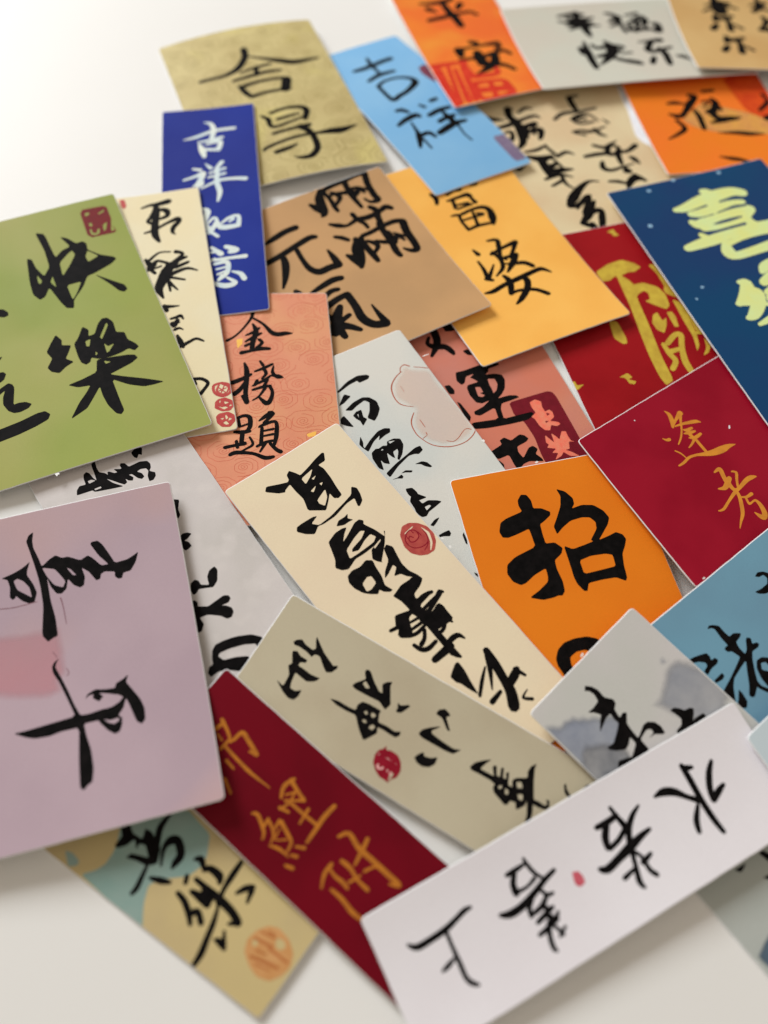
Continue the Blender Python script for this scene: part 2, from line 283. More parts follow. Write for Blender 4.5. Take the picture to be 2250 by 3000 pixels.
    'P 4.5,-19.9 1.3,-19.6 -4.8,-19.9 -7.3,-19.9 -11.9,-18.7 -12.5,-17.5 -10.7,-17.2 -7.8,-17.2 -7.1,-16.0 -5.5,-15.1 -8.9,-14.3 -11.2,-12.9 -11.3,-10.4 -9.6,-7.0 -7.4,-5.0 -5.2,-3.8 -9.6,-3.6 -12.1,-2.7 -12.8,-1.5 -9.3,-1.3 -5.6,-1.3 -4.3,0.6 -3.4,5.0 -9.4,5.4 -14.2,5.8 -14.6,7.4 -11.2,8.5 -4.8,7.9 3.5,6.6 8.2,5.3 8.4,2.4 -1.6,4.4 -2.4,-0.6 4.0,0.8 5.6,-0.3 5.4,-1.6 1.3,-2.4 -2.0,-4.1 1.1,-3.8 3.0,-5.0 3.8,-8.7 3.5,-12.0 2.6,-13.1 -1.6,-13.0 -0.4,-15.0 0.5,-15.8 -1.7,-17.0 1.7,-16.8 3.2,-14.4 4.7,-13.9 5.7,-16.3;H -5.4,-13.1 -7.9,-12.2 -7.9,-9.7 -6.4,-7.3 -4.7,-6.4 -5.0,-8.8 -4.9,-10.3;H 0.5,-11.3 -1.3,-10.7 -1.4,-8.2 -0.1,-8.2 -1.5,-6.7 -0.1,-6.3 1.1,-7.2;P 10.9,-15.8 8.9,-15.6 8.1,-12.8 8.8,-11.1 10.6,-11.8;P 9.4,-7.9 8.4,-6.6 7.6,-2.0 7.3,0.0 8.6,1.9 9.4,-1.7'),
   ('char', 'ink',
    'P 7.0,15.8 2.0,14.5 2.0,12.7 0.0,12.1 -1.8,14.2 -5.7,12.9 -7.2,13.9 -8.0,15.6 -6.7,16.5 -2.7,17.2 -2.1,19.3 -2.7,22.2 -6.2,19.1 -8.0,18.8 -9.1,20.6 -7.5,22.2 -8.7,24.5 -8.8,25.9 -4.1,24.1 -1.6,24.4 0.9,26.1 1.5,24.1 1.5,19.2 5.6,19.5 6.9,18.1;P 5.8,19.8 4.8,22.0 5.6,24.3 6.5,23.1'),
   ('char', 'coral',
    'P -15.3,1.9 -17.7,1.4 -19.4,3.0 -18.7,5.1 -18.7,7.5 -20.5,7.2 -21.2,8.4 -20.8,10.7 -18.6,11.7 -21.2,13.2 -21.5,14.2 -20.0,14.6 -18.1,13.4 -16.8,15.3 -15.1,14.6 -14.1,12.4 -13.8,9.0 -13.1,7.8 -15.4,6.7 -15.0,4.2;H -18.9,8.0 -20.0,9.0 -18.6,9.4;H -16.9,11.1 -18.3,11.6 -16.8,12.0'),
   ('char', 'coral',
    'P -14.1,16.5 -14.8,18.2 -15.8,20.4 -16.5,16.5 -17.6,18.4 -18.1,19.9 -20.4,17.1 -21.8,17.6 -21.6,19.4 -21.7,21.7 -22.8,22.6 -20.8,21.8 -19.7,24.6 -18.1,24.5 -19.8,26.0 -21.7,28.5 -18.6,27.4 -17.0,25.0 -15.6,26.2 -12.8,26.9 -15.1,24.7 -13.1,23.9 -15.2,22.9 -12.4,21.4 -13.6,20.5 -13.0,19.4'),
  ]),
 ('mango', [34.775, 233.541, 1.352], [[-0.87259, -0.48845, -0.00102], [0.48841, -0.87255, 0.01038], [-0.00596, 0.00856, 0.99995]],
  [(-32.55, -53.39), (-32.55, 54.61), (32.55, 53.39), (32.55, -54.61)], (0.6, -2.2), [
   ('char', 'ink',
    '7.5,-36.4,1.76 6.6,-33.4,2.34 7.6,-30.6,1.75;P 2.3,-34.1 -5.0,-35.7 -13.3,-37.0 -15.1,-35.6 -13.5,-33.6 -10.7,-34.1 -10.0,-35.6 -6.7,-35.0 -5.5,-32.9 -2.7,-34.1 1.6,-32.6;2.7,-30.4,1.17 0.7,-29.6,1.77 1.5,-25.4,1.76;0.8,-30.3,1.77 -3.3,-30.5,1.78 -7.1,-30.3,2.68 -7.6,-27.5,1.78 -8.0,-25.3,2.37;-0.2,-26.6,1.18 -4.8,-26.0,1.77;0.9,-24.5,1.17 -6.1,-24.8,1.48;5.3,-21.9,0.87 2.2,-21.2,1.75 2.7,-17.6,1.45 2.2,-12.2,1.73;0.7,-21.2,1.75 -5.1,-22.0,1.77 -9.7,-21.3,2.37 -11.3,-18.7,2.96 -10.4,-14.5,3.53 -9.0,-11.2,1.75;2.2,-12.2,1.44 -2.5,-12.7,1.74 -9.3,-11.8,1.46;-4.2,-20.4,1.47 -2.5,-12.7,1.74;2.0,-17.9,1.16 -7.7,-17.6,1.47;-5.6,-19.2,1.47 -8.0,-18.2,1.18'),
   ('char', 'ink',
    '6.2,-1.3,1.13 5.4,1.6,2.25;7.4,5.1,1.12 7.4,9.4,1.66 8.1,14.0,2.20;9.1,14.8,1.92 7.1,16.4,1.65;2.5,9.2,0.84 6.2,13.1,1.66 8.0,14.7,2.20;-1.7,-3.5,1.15 -5.5,-2.4,2.01 -4.5,1.0,2.29 -2.4,6.4,1.70 -3.8,8.9,1.13;0.5,3.8,1.70 -6.2,2.3,1.72 -12.0,1.7,2.60;-12.0,1.7,2.31 -8.8,5.4,1.72 -5.6,8.4,1.70;-0.5,3.0,1.70 -1.5,7.9,1.97 -0.0,12.2,1.96 4.5,15.1,0.83;-3.7,7.6,1.70 -8.8,7.9,1.71;-8.8,7.9,2.28 -5.2,11.4,2.82 -0.7,15.0,1.11;-1.9,10.6,0.84 -4.6,11.8,1.69 -9.4,13.3,2.26 -11.6,16.2,2.26'),
   ('char', 'ink',
    '13.2,21.4,1.08 9.8,21.8,2.17 4.5,20.7,2.19 -3.1,19.9,2.50 -10.8,19.0,2.25 -14.1,19.2,2.26 -16.6,22.2,0.85;1.9,16.3,1.66 1.2,19.1,2.76 2.2,22.4,2.74 4.1,25.8,2.17;4.1,25.8,1.63 0.4,25.7,1.64 -5.5,27.8,1.92 -9.1,31.9,2.19;-3.4,19.4,1.67 -5.4,21.6,2.78 -3.5,25.6,2.75 1.3,29.6,2.44 4.8,31.5,1.07'),
  ]),
 ('brown', [-20.549, 216.707, 2.066], [[0.83485, 0.54853, 0.04623], [-0.54912, 0.83575, 0.0], [-0.03863, -0.02538, 0.99893]],
  [(37.98, -45.24), (37.98, 42.76), (-37.98, 45.24), (-37.98, -42.76)], (0.4, -2.0), [
   ('char', 'ink',
    '4.0,52.4,1.76 8.5,50.7,2.36 14.3,49.6,1.78 17.9,47.2,2.97 23.6,46.8,2.40;14.5,48.2,1.78 15.1,44.8,1.78;19.3,47.1,2.98 20.4,42.7,2.98 19.5,35.6,2.37 19.8,30.9,2.36 20.2,26.2,1.77;1.6,46.8,1.75 4.1,46.1,2.34 5.9,43.9,1.76;8.7,41.8,2.35 7.1,37.0,2.92 5.3,31.0,3.49 3.6,29.5,1.74;1.9,37.2,1.74 3.4,34.6,3.49 4.9,31.9,3.49;8.9,42.3,1.76 5.7,39.0,1.46 4.6,35.1,1.75;9.7,41.9,2.35 10.6,36.4,2.05 10.4,31.4,2.34 10.5,28.9,1.75;11.1,41.8,2.36 16.3,42.3,2.37 20.1,42.2,2.38 26.4,42.8,2.40 30.5,42.1,2.41;30.2,41.6,3.01 28.6,36.0,3.00 28.1,29.8,2.98 28.2,26.5,2.98 25.0,26.9,1.78 23.5,29.6,1.19;12.6,39.1,1.77 14.3,37.0,2.36 14.7,34.9,2.36 11.9,32.5,1.76;11.2,37.4,1.47 13.8,37.8,1.77 19.5,35.6,2.37;20.9,37.3,1.78 21.1,34.1,2.37 24.1,35.1,2.38 25.2,32.6,1.19;21.3,37.1,1.78 23.9,36.4,1.79 26.4,33.9,1.79;20.3,32.6,1.78 22.5,34.0,2.38'),
   ('char', 'ink',
    '4.1,24.2,1.44 6.8,22.0,2.60 10.1,20.2,1.74 15.4,21.1,2.34 19.7,20.1,2.93 24.8,20.5,2.36 28.9,21.6,2.97 30.8,19.9,2.38;14.9,24.6,2.34 15.4,21.1,2.34 16.9,17.7,2.04 17.0,15.2,1.75;23.2,24.6,2.36 24.6,21.9,2.95 23.4,18.1,2.94 23.1,15.0,2.35;22.1,14.9,2.93 21.7,10.0,2.91 21.5,3.7,2.90 20.8,-1.7,2.88 21.1,-4.4,2.30;2.8,17.3,1.72 5.1,15.4,2.30 6.8,13.2,2.01;9.6,12.3,2.30 8.3,7.3,4.00 6.7,1.9,3.41 4.6,-1.9,2.26;2.5,6.2,1.70 3.9,3.6,3.40 4.8,-0.7,2.82;10.0,12.1,1.73 6.5,8.4,1.71 5.4,4.6,2.27;11.7,11.7,2.31 11.4,6.2,2.87 11.8,0.9,2.85 11.9,-2.3,2.28;12.9,12.3,2.31 17.3,12.4,2.32 22.0,13.0,2.34 27.9,13.0,2.65 31.5,11.7,2.36;31.2,11.2,3.54 29.8,5.5,3.52 29.5,-0.8,3.20 28.6,-4.8,2.90 26.1,-4.1,2.31 24.2,-1.7,1.16;13.4,8.9,1.73 15.1,6.7,2.31 15.7,4.4,2.30 13.0,2.1,1.72;16.3,7.2,1.73 19.0,5.1,2.31 22.6,3.1,2.32;23.2,9.2,1.75 23.1,4.7,2.90 25.4,5.4,2.33 26.8,2.0,1.16;24.8,7.6,1.17 27.6,4.1,1.75;22.7,2.4,1.74 25.0,5.6,2.33'),
   ('char', 'ink',
    '-23.2,27.6,1.69 -18.6,28.6,2.83 -13.5,29.5,2.84 -8.8,29.4,2.86;-27.3,18.5,2.78 -20.4,19.4,2.80 -13.2,20.8,2.82 -6.5,21.9,2.85 -4.1,21.2,2.28;-20.1,19.2,2.24 -21.1,14.3,3.34 -23.9,8.7,2.76 -27.2,4.0,1.10;-13.8,18.7,2.25 -14.1,12.7,2.24 -13.6,7.5,2.79 -11.1,4.2,3.35 -6.6,4.1,3.36 -2.7,3.6,3.38;-2.7,3.6,3.38 -2.7,8.0,2.83 -3.0,12.5,1.13'),
   ('char', 'ink',
    '-23.7,0.1,2.19 -22.2,-1.4,1.09;-19.0,-3.9,1.64 -13.5,-2.9,2.76 -8.5,-2.2,3.05 -5.2,-2.9,2.78;-15.5,-8.4,2.19 -11.9,-6.9,2.48 -9.0,-7.4,2.21;-16.9,-13.0,3.26 -11.8,-11.8,3.01 -7.5,-11.4,2.75;-7.2,-11.6,3.30 -7.2,-18.3,3.27 -7.8,-25.2,3.78 -5.6,-30.1,3.76 -1.4,-32.1,3.76;-1.1,-31.7,3.23 -1.4,-26.6,2.17 -1.5,-21.1,0.82;-12.5,-15.6,2.72 -16.2,-20.0,4.30 -19.9,-26.1,4.25;-18.4,-17.5,2.15 -17.2,-21.8,3.22;-11.4,-21.1,2.16 -15.6,-22.2,2.68 -18.8,-23.2,4.27;-17.9,-23.2,4.28 -14.1,-26.1,3.21 -11.2,-29.7,2.13;-19.9,-23.7,4.26 -23.3,-25.1,3.18;-17.9,-24.9,3.73 -17.8,-29.7,2.65'),
  ]),
 ('sky', [1.444, 318.258, 1.634], [[-0.81672, -0.57699, 0.00792], [0.57699, -0.81639, 0.0244], [-0.00761, 0.02449, 0.99967]],
  [(23.48, -56.33), (-23.48, -54.43), (-24.46, 56.84), (24.46, 53.92)], (0.3, 2.0), [
   ('char', 'ink',
    '10.8,-36.7,2.18 6.0,-36.2,2.92 -0.0,-36.6,2.95 -6.1,-37.1,2.99 -9.6,-37.1,3.00;0.1,-43.0,1.50 1.2,-37.4,2.21 1.5,-28.4,1.44;9.1,-26.2,2.12 2.4,-27.9,2.87 -5.3,-27.3,2.18;7.6,-20.4,2.09 3.0,-22.4,1.77 -4.0,-21.7,1.78 -8.8,-18.4,2.49 -9.1,-14.4,3.53 -2.7,-10.6,2.77 2.7,-9.2,2.73 6.9,-8.0,2.70 7.7,-12.1,2.05 7.6,-20.4,2.09'),
   ('char', 'ink',
    '10.1,-0.3,1.98 7.7,0.3,2.64 6.0,3.0,1.98;14.7,8.8,1.92 10.4,7.2,2.91 4.4,6.4,3.27 3.1,8.0,2.29;8.7,9.8,0.97 9.8,16.5,1.90 10.8,19.9,3.13 14.1,25.8,1.54;10.1,19.5,2.51 5.7,19.6,2.53 4.4,23.4,1.57;10.0,21.9,1.25 10.1,28.8,0.92;-1.3,1.1,1.34 -2.6,3.5,2.00;-7.6,1.1,2.37 -10.5,0.9,2.38;-1.3,9.6,2.62 -7.1,8.6,2.99 -12.5,8.9,2.34;-3.0,15.5,2.59 -6.3,14.8,2.61 -10.9,14.8,2.63;-7.9,10.7,1.98 -8.4,16.8,3.26 -8.8,21.9,1.29 -8.1,27.8,0.95 -8.7,32.7,0.94;1.3,22.0,3.17 -4.7,20.5,3.85 -9.2,19.7,3.24 -13.8,20.4,1.96'),
   ('seal', 'plum',
    'P -16.9,-23.7 -20.0,-24.9 -22.6,-23.5 -19.9,-13.2 -17.6,-9.7 -16.5,-14.1 -15.8,-19.3'),
   ('seal', 'plumbox',
    'P -18.0,35.2 -24.2,36.0 -23.9,53.7 -18.1,53.1'),
  ]),
 ('khaki', [-66.556, 315.479, 1.922], [[-0.90877, -0.41496, -0.04413], [0.41539, -0.90964, -0.00078], [-0.03982, -0.01904, 0.99903]],
  [(37.54, -57.21), (-37.54, -52.12), (-37.54, 57.21), (37.54, 52.12)], (2.6, 0.5), [
   ('char', 'ink',
    '0.0,-36.7,3.49 1.3,-30.5,3.44 6.8,-23.7,3.38 14.0,-21.4,2.34 19.8,-21.9,2.00 25.2,-22.4,1.99;-0.7,-30.5,1.04 -7.5,-26.2,2.07 -13.9,-22.4,3.45 -20.5,-19.6,3.47 -31.4,-20.3,1.42;6.3,-20.2,1.34 -1.0,-21.2,2.03 -8.6,-21.7,1.71;-1.4,-21.1,2.71 -0.4,-15.8,2.01;11.0,-15.9,1.65 3.0,-16.3,2.34 -4.6,-16.6,2.36 -11.8,-15.7,1.70;9.4,-11.2,1.97 8.0,-5.9,2.93 6.2,-2.0,1.94;7.7,-10.4,2.63 -0.4,-11.0,1.99 -9.1,-10.1,2.01 -13.1,-8.8,2.68;-12.4,-8.2,4.69 -9.9,-1.9,4.61;6.2,-2.0,2.58 -0.3,-2.4,1.95 -7.5,-2.0,1.97 -11.7,-1.3,1.98'),
   ('char', 'ink',
    '6.1,12.3,1.25 3.8,15.6,2.50 4.1,19.8,2.17 1.8,21.5,1.86 -5.2,20.5,1.56 -11.9,19.2,1.27;1.7,12.0,1.89 -5.8,11.1,1.91 -12.6,12.7,2.57 -14.1,15.5,3.20 -11.9,20.7,2.52;-0.1,17.1,1.88 -5.0,16.8,1.89 -10.4,16.5,1.27;4.4,25.4,1.84 -3.8,25.1,1.85 -12.3,25.2,2.50;11.2,33.7,1.79 9.0,32.6,1.80 0.6,31.2,1.82 -8.0,30.9,1.84 -14.0,31.5,1.86 -20.5,32.0,3.75 -25.1,32.5,3.78 -32.6,30.7,0.64;-8.4,25.3,3.73 -11.2,29.8,3.09 -11.7,35.6,3.06 -10.8,40.9,3.02 -6.9,44.4,2.98 -2.3,44.0,1.78 -0.0,42.5,0.59;6.7,37.0,2.38 1.3,36.5,2.40 -3.2,35.5,1.21'),
  ]),
 ('flame', [24.912, 372.982, 2.441], [[0.93064, 0.36375, -0.03992], [-0.36471, 0.93091, -0.02], [0.02988, 0.03317, 0.999]],
  [(-26.87, -52.92), (26.87, -47.08), (26.87, 52.92), (-26.87, 47.08)], (0.3, -2.0), [
   ('wordmark', 'redprint',
    '-25.3,-18.3,3.06 -15.7,-18.1,3.09 -7.8,-18.1,2.05;-23.7,-19.6,4.03 -24.5,-31.8,5.01 -25.5,-51.7,3.90;-17.8,-19.3,2.03 -22.7,-49.8,2.97;-15.3,-22.6,2.03 -18.5,-49.2,3.94;-11.2,-22.7,3.09 -15.0,-49.3,3.00;-10.7,-36.2,3.06 -3.9,-36.1,2.56 3.2,-36.8,3.11 4.2,-40.6,4.08 2.9,-48.4,4.05 -11.4,-49.4,3.01 -10.7,-36.2,3.06;-2.9,-36.3,2.56 -4.7,-49.3,3.04;-11.1,-42.3,4.00 4.1,-43.3,5.13;-9.8,-17.7,3.11 -10.5,-26.4,5.12 -8.9,-30.4,4.06 3.2,-30.5,3.13 3.8,-22.5,3.15'),
   ('char', 'ink',
    '-13.7,32.9,1.56 -5.6,32.2,3.14 2.2,33.5,3.17 5.6,36.5,2.39;-2.1,32.5,3.15 -1.2,24.3,4.32 0.1,18.7,4.71 0.8,11.5,3.91;-11.0,28.0,3.89 -7.7,24.7,1.56;6.8,29.2,3.97 3.7,25.3,2.37;-13.7,18.8,2.71 -6.1,19.9,3.12 1.6,21.2,2.36 9.2,22.1,2.38 12.2,19.3,2.39'),
   ('char', 'ink',
    '0.3,-2.8,3.10 2.5,-4.1,3.89;-8.0,-7.3,3.06 -3.7,-7.4,1.92 4.8,-6.4,1.95 13.2,-6.2,3.93;13.7,-9.0,2.36 10.9,-10.3,2.35;-7.8,-8.3,5.36 -8.4,-12.6,3.81;0.5,-11.9,4.63 -0.3,-18.0,6.14 1.0,-22.8,4.59;-10.1,-15.8,1.90 -4.4,-16.2,2.29 4.0,-15.3,3.09 13.3,-12.6,2.74 16.3,-15.9,2.35;7.9,-15.2,4.66 6.0,-21.1,4.63 -0.4,-26.1,3.81 -6.4,-29.2,0.75;-1.1,-21.4,4.59 3.8,-22.5,4.61 9.4,-24.5,3.09 12.9,-28.9,2.71'),
  ]),
 ('tangerine', [138.626, 330.179, 0.641], [[0.97132, 0.23761, -0.00945], [-0.23762, 0.97136, -0.0], [0.00918, 0.00225, 0.99996]],
  [(-35.0, -39.0), (-35.0, 39.0), (35.0, 39.0), (35.0, -39.0)], (-0.8, -1.2), [
   ('panel', 'redpanel',
    'P 16.3,26.6 52.6,23.3 34.1,-18.7 28.5,-8.6 19.6,0.4'),
   ('panel', 'peachpanel',
    'P -15.0,-2.0 0.2,10.6 19.6,0.4 29.1,-7.2 39.8,-6.2 31.5,-24.3 22.1,-17.3 12.7,-15.8 0.9,-13.4 -8.6,-9.3'),
   ('char', 'ink',
    '-16.8,10.0,1.35 -12.9,10.4,2.70 -8.7,9.3,1.35;-4.0,14.8,2.71 -1.2,13.7,2.70 -5.7,9.0,4.04 -9.6,4.1,3.02 -13.4,0.8,2.01;-18.4,2.7,1.34 -14.9,0.9,3.35 -11.2,1.3,2.01;-16.5,-1.9,2.00 -14.7,-8.0,2.66 -19.8,-11.9,1.99 -24.9,-14.5,0.99;-5.3,4.4,2.01 -4.5,-0.1,3.01 -5.4,-9.0,2.65;0.4,9.8,1.35 4.7,10.0,2.02;0.0,6.1,1.34 3.4,7.9,1.34;6.2,11.3,2.02 6.8,7.5,4.03 2.8,1.3,3.34;0.6,2.3,2.68 7.0,5.2,2.68 7.6,2.9,2.01;2.4,2.8,4.02 4.3,-2.7,4.00 11.2,-3.6,3.32 15.4,-3.5,0.66;0.2,-5.2,2.00 7.2,-4.6,2.66;3.7,16.9,2.03 9.0,17.0,2.03'),
   ('char', 'ink',
    '0.3,-12.6,0.66 8.5,-13.7,2.64 14.4,-15.3,2.96 21.0,-16.4,0.98;26.1,0.1,1.99 32.7,5.8,2.66 31.6,10.5,2.01;27.1,-6.1,3.96 31.3,-4.6,3.30'),
   ('char', 'ink',
    '-6.1,-28.9,0.65 -1.5,-30.9,2.59 2.0,-32.1,2.59 6.7,-35.0,1.93'),
  ]),
 ('mist', [103.703, 378.704, 2.658], [[0.25061, -0.96713, 0.04315], [0.96808, 0.25013, -0.01624], [0.00492, 0.04584, 0.99894]],
  [(-34.79, -55.84), (34.79, -54.06), (34.79, 55.84), (-34.79, 54.06)], (-1.6, 0.5), [
   ('char', 'ink',
    '-25.3,-2.9,1.53 -24.1,0.1,2.68 -21.2,3.0,3.07;-18.3,-2.5,2.30 -20.4,2.7,3.84;-21.2,3.5,3.07 -16.2,0.7,2.31 -14.0,-3.4,1.54;-18.6,2.7,2.31 -13.4,2.5,2.31 -8.8,3.0,2.32;-22.5,7.4,1.54 -23.7,13.9,2.32;-17.2,8.3,2.32 -20.1,14.9,3.87 -17.3,16.1,3.88;-16.6,5.8,1.54 -12.1,6.4,2.32 -9.1,8.7,3.10;-13.9,5.4,1.54 -15.6,15.5,2.33;-10.3,5.8,3.09 -10.2,15.7,3.12;-19.4,12.4,2.32 -9.9,10.0,2.33;-18.0,17.5,2.33 -13.0,14.5,2.33;-14.3,19.0,2.34 -13.2,21.3,3.91 -7.8,20.9,3.13 -9.0,18.6,3.91'),
   ('char', 'ink',
    '0.6,6.1,1.17 0.3,11.7,2.34 0.1,17.8,3.92;1.3,12.4,3.12 7.4,8.4,3.90 9.6,11.3,3.13 8.2,15.1,2.35 6.9,20.6,2.36;7.2,14.5,3.14 12.0,15.7,3.93 21.5,14.4,3.15;15.0,8.6,3.13 19.5,6.2,3.13;14.5,20.6,1.18 15.9,23.9,3.17 19.1,26.3,0.79'),
   ('char', 'ink',
    '-25.5,-28.0,1.50 -26.3,-20.0,3.02 -25.7,-14.7,2.27;-23.3,-23.7,2.26 -21.0,-18.9,4.54 -22.0,-12.0,2.28;-21.3,-28.7,1.51 -19.7,-22.1,2.27 -22.6,-10.2,1.52;-17.5,-25.5,1.51 -17.7,-20.0,3.79 -18.4,-11.5,1.52;-13.9,-25.0,1.51 -15.9,-19.5,2.28 -16.1,-14.0,2.28 -15.5,-8.7,1.15;-26.9,-18.2,3.78 -16.7,-19.2,3.79;-20.7,-15.8,3.80 -13.8,-16.9,4.57 -7.5,-16.3,2.29'),
   ('char', 'ink',
    '-2.8,-21.6,1.52 5.3,-22.2,3.82 12.6,-22.7,3.83 20.1,-22.8,3.07;2.2,-24.9,3.05 6.8,-24.9,3.05;0.3,-18.4,2.29 3.3,-16.7,2.30;3.3,-16.2,2.30 2.4,-9.5,3.85 3.0,-4.3,2.32;-2.4,-11.0,1.54 4.3,-9.1,6.16 11.2,-12.7,4.62 17.7,-19.8,1.15;1.8,-7.1,2.31 4.0,-3.6,3.09;10.4,-18.7,2.30 9.3,-13.0,3.85 6.6,-5.6,2.32;12.3,-11.5,2.31 15.8,-6.5,3.10 19.7,0.5,2.34;16.0,-4.9,3.10 18.5,-0.6,3.89;9.4,-5.6,1.55 9.1,-0.7,1.55'),
   ('seal', 'faintred',
    'P -1.2,52.8 -0.7,58.3 10.5,55.4 10.9,49.5'),
  ]),
 ('tan', [165.28, 392.639, 3.479], [[0.99511, 0.09188, -0.03637], [-0.0937, 0.99424, -0.05206], [0.03138, 0.05521, 0.99798]],
  [(-34.99, -35.97), (-34.99, 34.03), (34.99, 35.97), (34.99, -34.03)], (0.3, -1.6), [
   ('char', 'ink',
    '-18.1,17.9,1.57 -10.5,22.2,2.35 -3.4,26.4,2.35;-16.2,23.5,1.17 -8.2,25.1,3.13 -2.3,26.5,1.57;-9.9,32.1,3.12 -10.3,23.1,5.48 -10.0,17.7,4.72 -6.6,18.0,3.94;-6.6,27.0,3.13 -3.0,23.7,2.36 0.9,21.4,1.58;-11.0,20.3,3.92 -6.8,21.6,5.50'),
   ('char', 'ink',
    '-12.9,14.7,3.15 -11.9,12.0,3.94 -14.1,10.0,2.36;-14.1,11.8,2.36 -9.1,12.3,3.16 -3.6,14.6,2.37;-7.8,13.3,3.16 -6.8,8.8,3.17 -7.5,2.1,3.97;-16.6,2.3,3.95 -13.9,6.3,3.16;-4.5,7.1,1.59 -1.1,3.7,2.39'),
   ('char', 'ink',
    '-12.1,-4.9,3.18 -11.3,-7.7,3.98 -13.5,-9.8,2.39;-13.5,-7.9,2.39 -8.6,-7.5,3.19 -3.1,-5.1,2.40;-7.2,-6.4,3.19 -6.5,-11.2,3.20 -7.8,-19.1,4.01;-16.3,-17.9,3.99 -13.6,-13.7,3.19;-4.4,-12.9,1.60 -1.3,-16.5,2.41'),
   ('char', 'ink',
    '8.1,25.7,0.79 12.7,26.1,3.17 17.6,27.6,2.38;13.8,32.5,2.37 13.4,24.4,3.57 9.5,20.4,3.17;13.7,23.6,3.17 17.2,28.4,2.38;14.6,22.7,2.38 19.9,21.5,1.59'),
   ('char', 'ink',
    '13.1,15.3,3.19 13.5,10.7,3.20 9.2,3.7,2.40 15.2,5.3,3.21;11.8,8.7,2.40 17.4,13.0,2.40;8.1,3.6,2.40 12.3,3.1,2.41'),
   ('paper_burr', 'burr',
    'P -2.5,-53.4 -0.7,-51.4 -0.1,-53.5 -1.6,-55.9 -2.4,-55.1'),
  ]),
 ('pale', [15.245, 123.282, 2.583], [[-0.82289, -0.56634, -0.04595], [0.5676, -0.82304, -0.02085], [-0.02601, -0.04324, 0.99873]],
  [(-23.42, -59.1), (-23.42, 62.9), (23.42, 59.1), (23.42, -62.9)], (-0.3, 0.3), [
   ('line_drawing', 'sienna',
    '-13.5,-42.2,0.29 -14.7,-44.1,0.29 -16.6,-44.4,0.37 -17.8,-42.8,0.37;-19.0,-41.8,0.21 -21.4,-40.0,0.29 -24.3,-37.7,0.25;-14.1,-42.4,0.25 -11.3,-41.5,0.37 -8.4,-39.6,0.45 -6.9,-37.4,0.48 -6.1,-34.3,0.40 -6.3,-31.2,0.36 -8.0,-28.9,0.24 -10.0,-27.4,0.16;-8.7,-25.2,0.28 -6.7,-23.4,0.43 -5.4,-21.3,0.39 -4.9,-17.7,0.35 -5.5,-14.7,0.27 -7.3,-10.9,0.30 -10.6,-8.0,0.34 -14.1,-6.4,0.30 -18.1,-5.9,0.30 -21.8,-6.9,0.34 -24.3,-8.8,0.31;-5.9,-14.7,0.23 -7.8,-15.0,0.19;-9.0,-21.6,0.23 -9.0,-18.2,0.23;-12.5,-9.7,0.19 -14.1,-8.3,0.23 -16.3,-8.4,0.23 -20.5,-10.2,0.23 -22.3,-9.0,0.23;-10.5,-37.3,0.12 -10.4,-34.3,0.12;-8.0,-15.3,0.31 -8.1,-16.2,0.23'),
   ('line_drawing', 'fleshprint',
    'P -15.3,-43.7 -17.1,-43.7 -18.0,-41.6 -23.4,-38.2 -23.4,-29.3 -24.0,-21.4 -24.2,-13.8 -23.7,-9.2 -21.0,-7.0 -16.0,-6.6 -10.8,-8.4 -7.2,-12.0 -5.3,-16.5 -5.7,-21.1 -7.5,-24.0 -9.7,-26.1 -8.1,-29.1 -6.5,-32.1 -6.5,-35.6 -8.7,-39.4 -11.6,-41.3'),
   ('char', 'ink',
    'P 10.5,-46.8 5.1,-48.8 0.6,-49.2 -2.5,-47.9 -3.2,-46.9 -2.2,-45.9 1.5,-46.1 1.7,-47.3 5.2,-47.2 10.1,-46.1'),
   ('char', 'ink',
    'P 12.9,-41.1 8.7,-44.7 6.9,-42.7 10.7,-41.3;P 11.8,-38.5 7.6,-40.0 3.7,-40.2 1.5,-38.9 0.1,-36.1 0.7,-32.9 2.9,-30.7 4.9,-29.4 6.5,-31.8 4.3,-34.0 2.6,-37.0 3.7,-38.7 7.0,-38.1 9.7,-37.2;P 10.4,-35.2 8.6,-36.1 6.6,-35.9 7.5,-32.9 6.7,-31.5 9.4,-29.7 9.3,-32.0 10.1,-33.5;H 8.9,-34.8 8.4,-35.0 9.0,-33.3;P 13.2,-36.8 12.9,-35.2 12.4,-30.9 14.4,-32.6 15.8,-34.4 14.8,-36.3'),
   ('char', 'ink',
    'P 13.7,-21.6 10.0,-23.7 6.1,-25.3 3.6,-25.2 1.8,-24.1 2.6,-22.7 4.8,-22.6 7.7,-21.9 6.4,-23.5 9.5,-22.4 13.1,-19.8;P 5.5,-20.1 3.0,-20.0 0.9,-18.7 1.2,-16.1 3.4,-13.2 5.6,-11.6 6.0,-12.3 4.2,-14.6 3.9,-15.8 5.8,-15.5 6.4,-13.0 7.1,-13.9 7.8,-16.2 8.5,-14.3 9.2,-11.9 10.8,-13.3 11.1,-14.9 12.2,-10.9 13.3,-12.5 13.3,-16.7 12.4,-18.9 10.3,-19.6 9.4,-19.1 7.6,-19.4 6.3,-18.7;H 5.2,-19.9 2.8,-19.0 5.0,-18.8;H 8.5,-18.5 8.1,-17.8 9.2,-18.0;P 12.2,-9.5 7.2,-11.1 2.4,-12.1 -1.5,-13.0 -3.5,-12.8 -3.5,-10.9 -1.4,-10.2 -0.2,-11.0 2.0,-11.4 7.2,-9.8 11.8,-7.5;P 12.4,-26.6 12.8,-23.9 13.6,-22.5 13.1,-19.8 14.1,-22.3 14.4,-23.9'),
   ('char', 'ink',
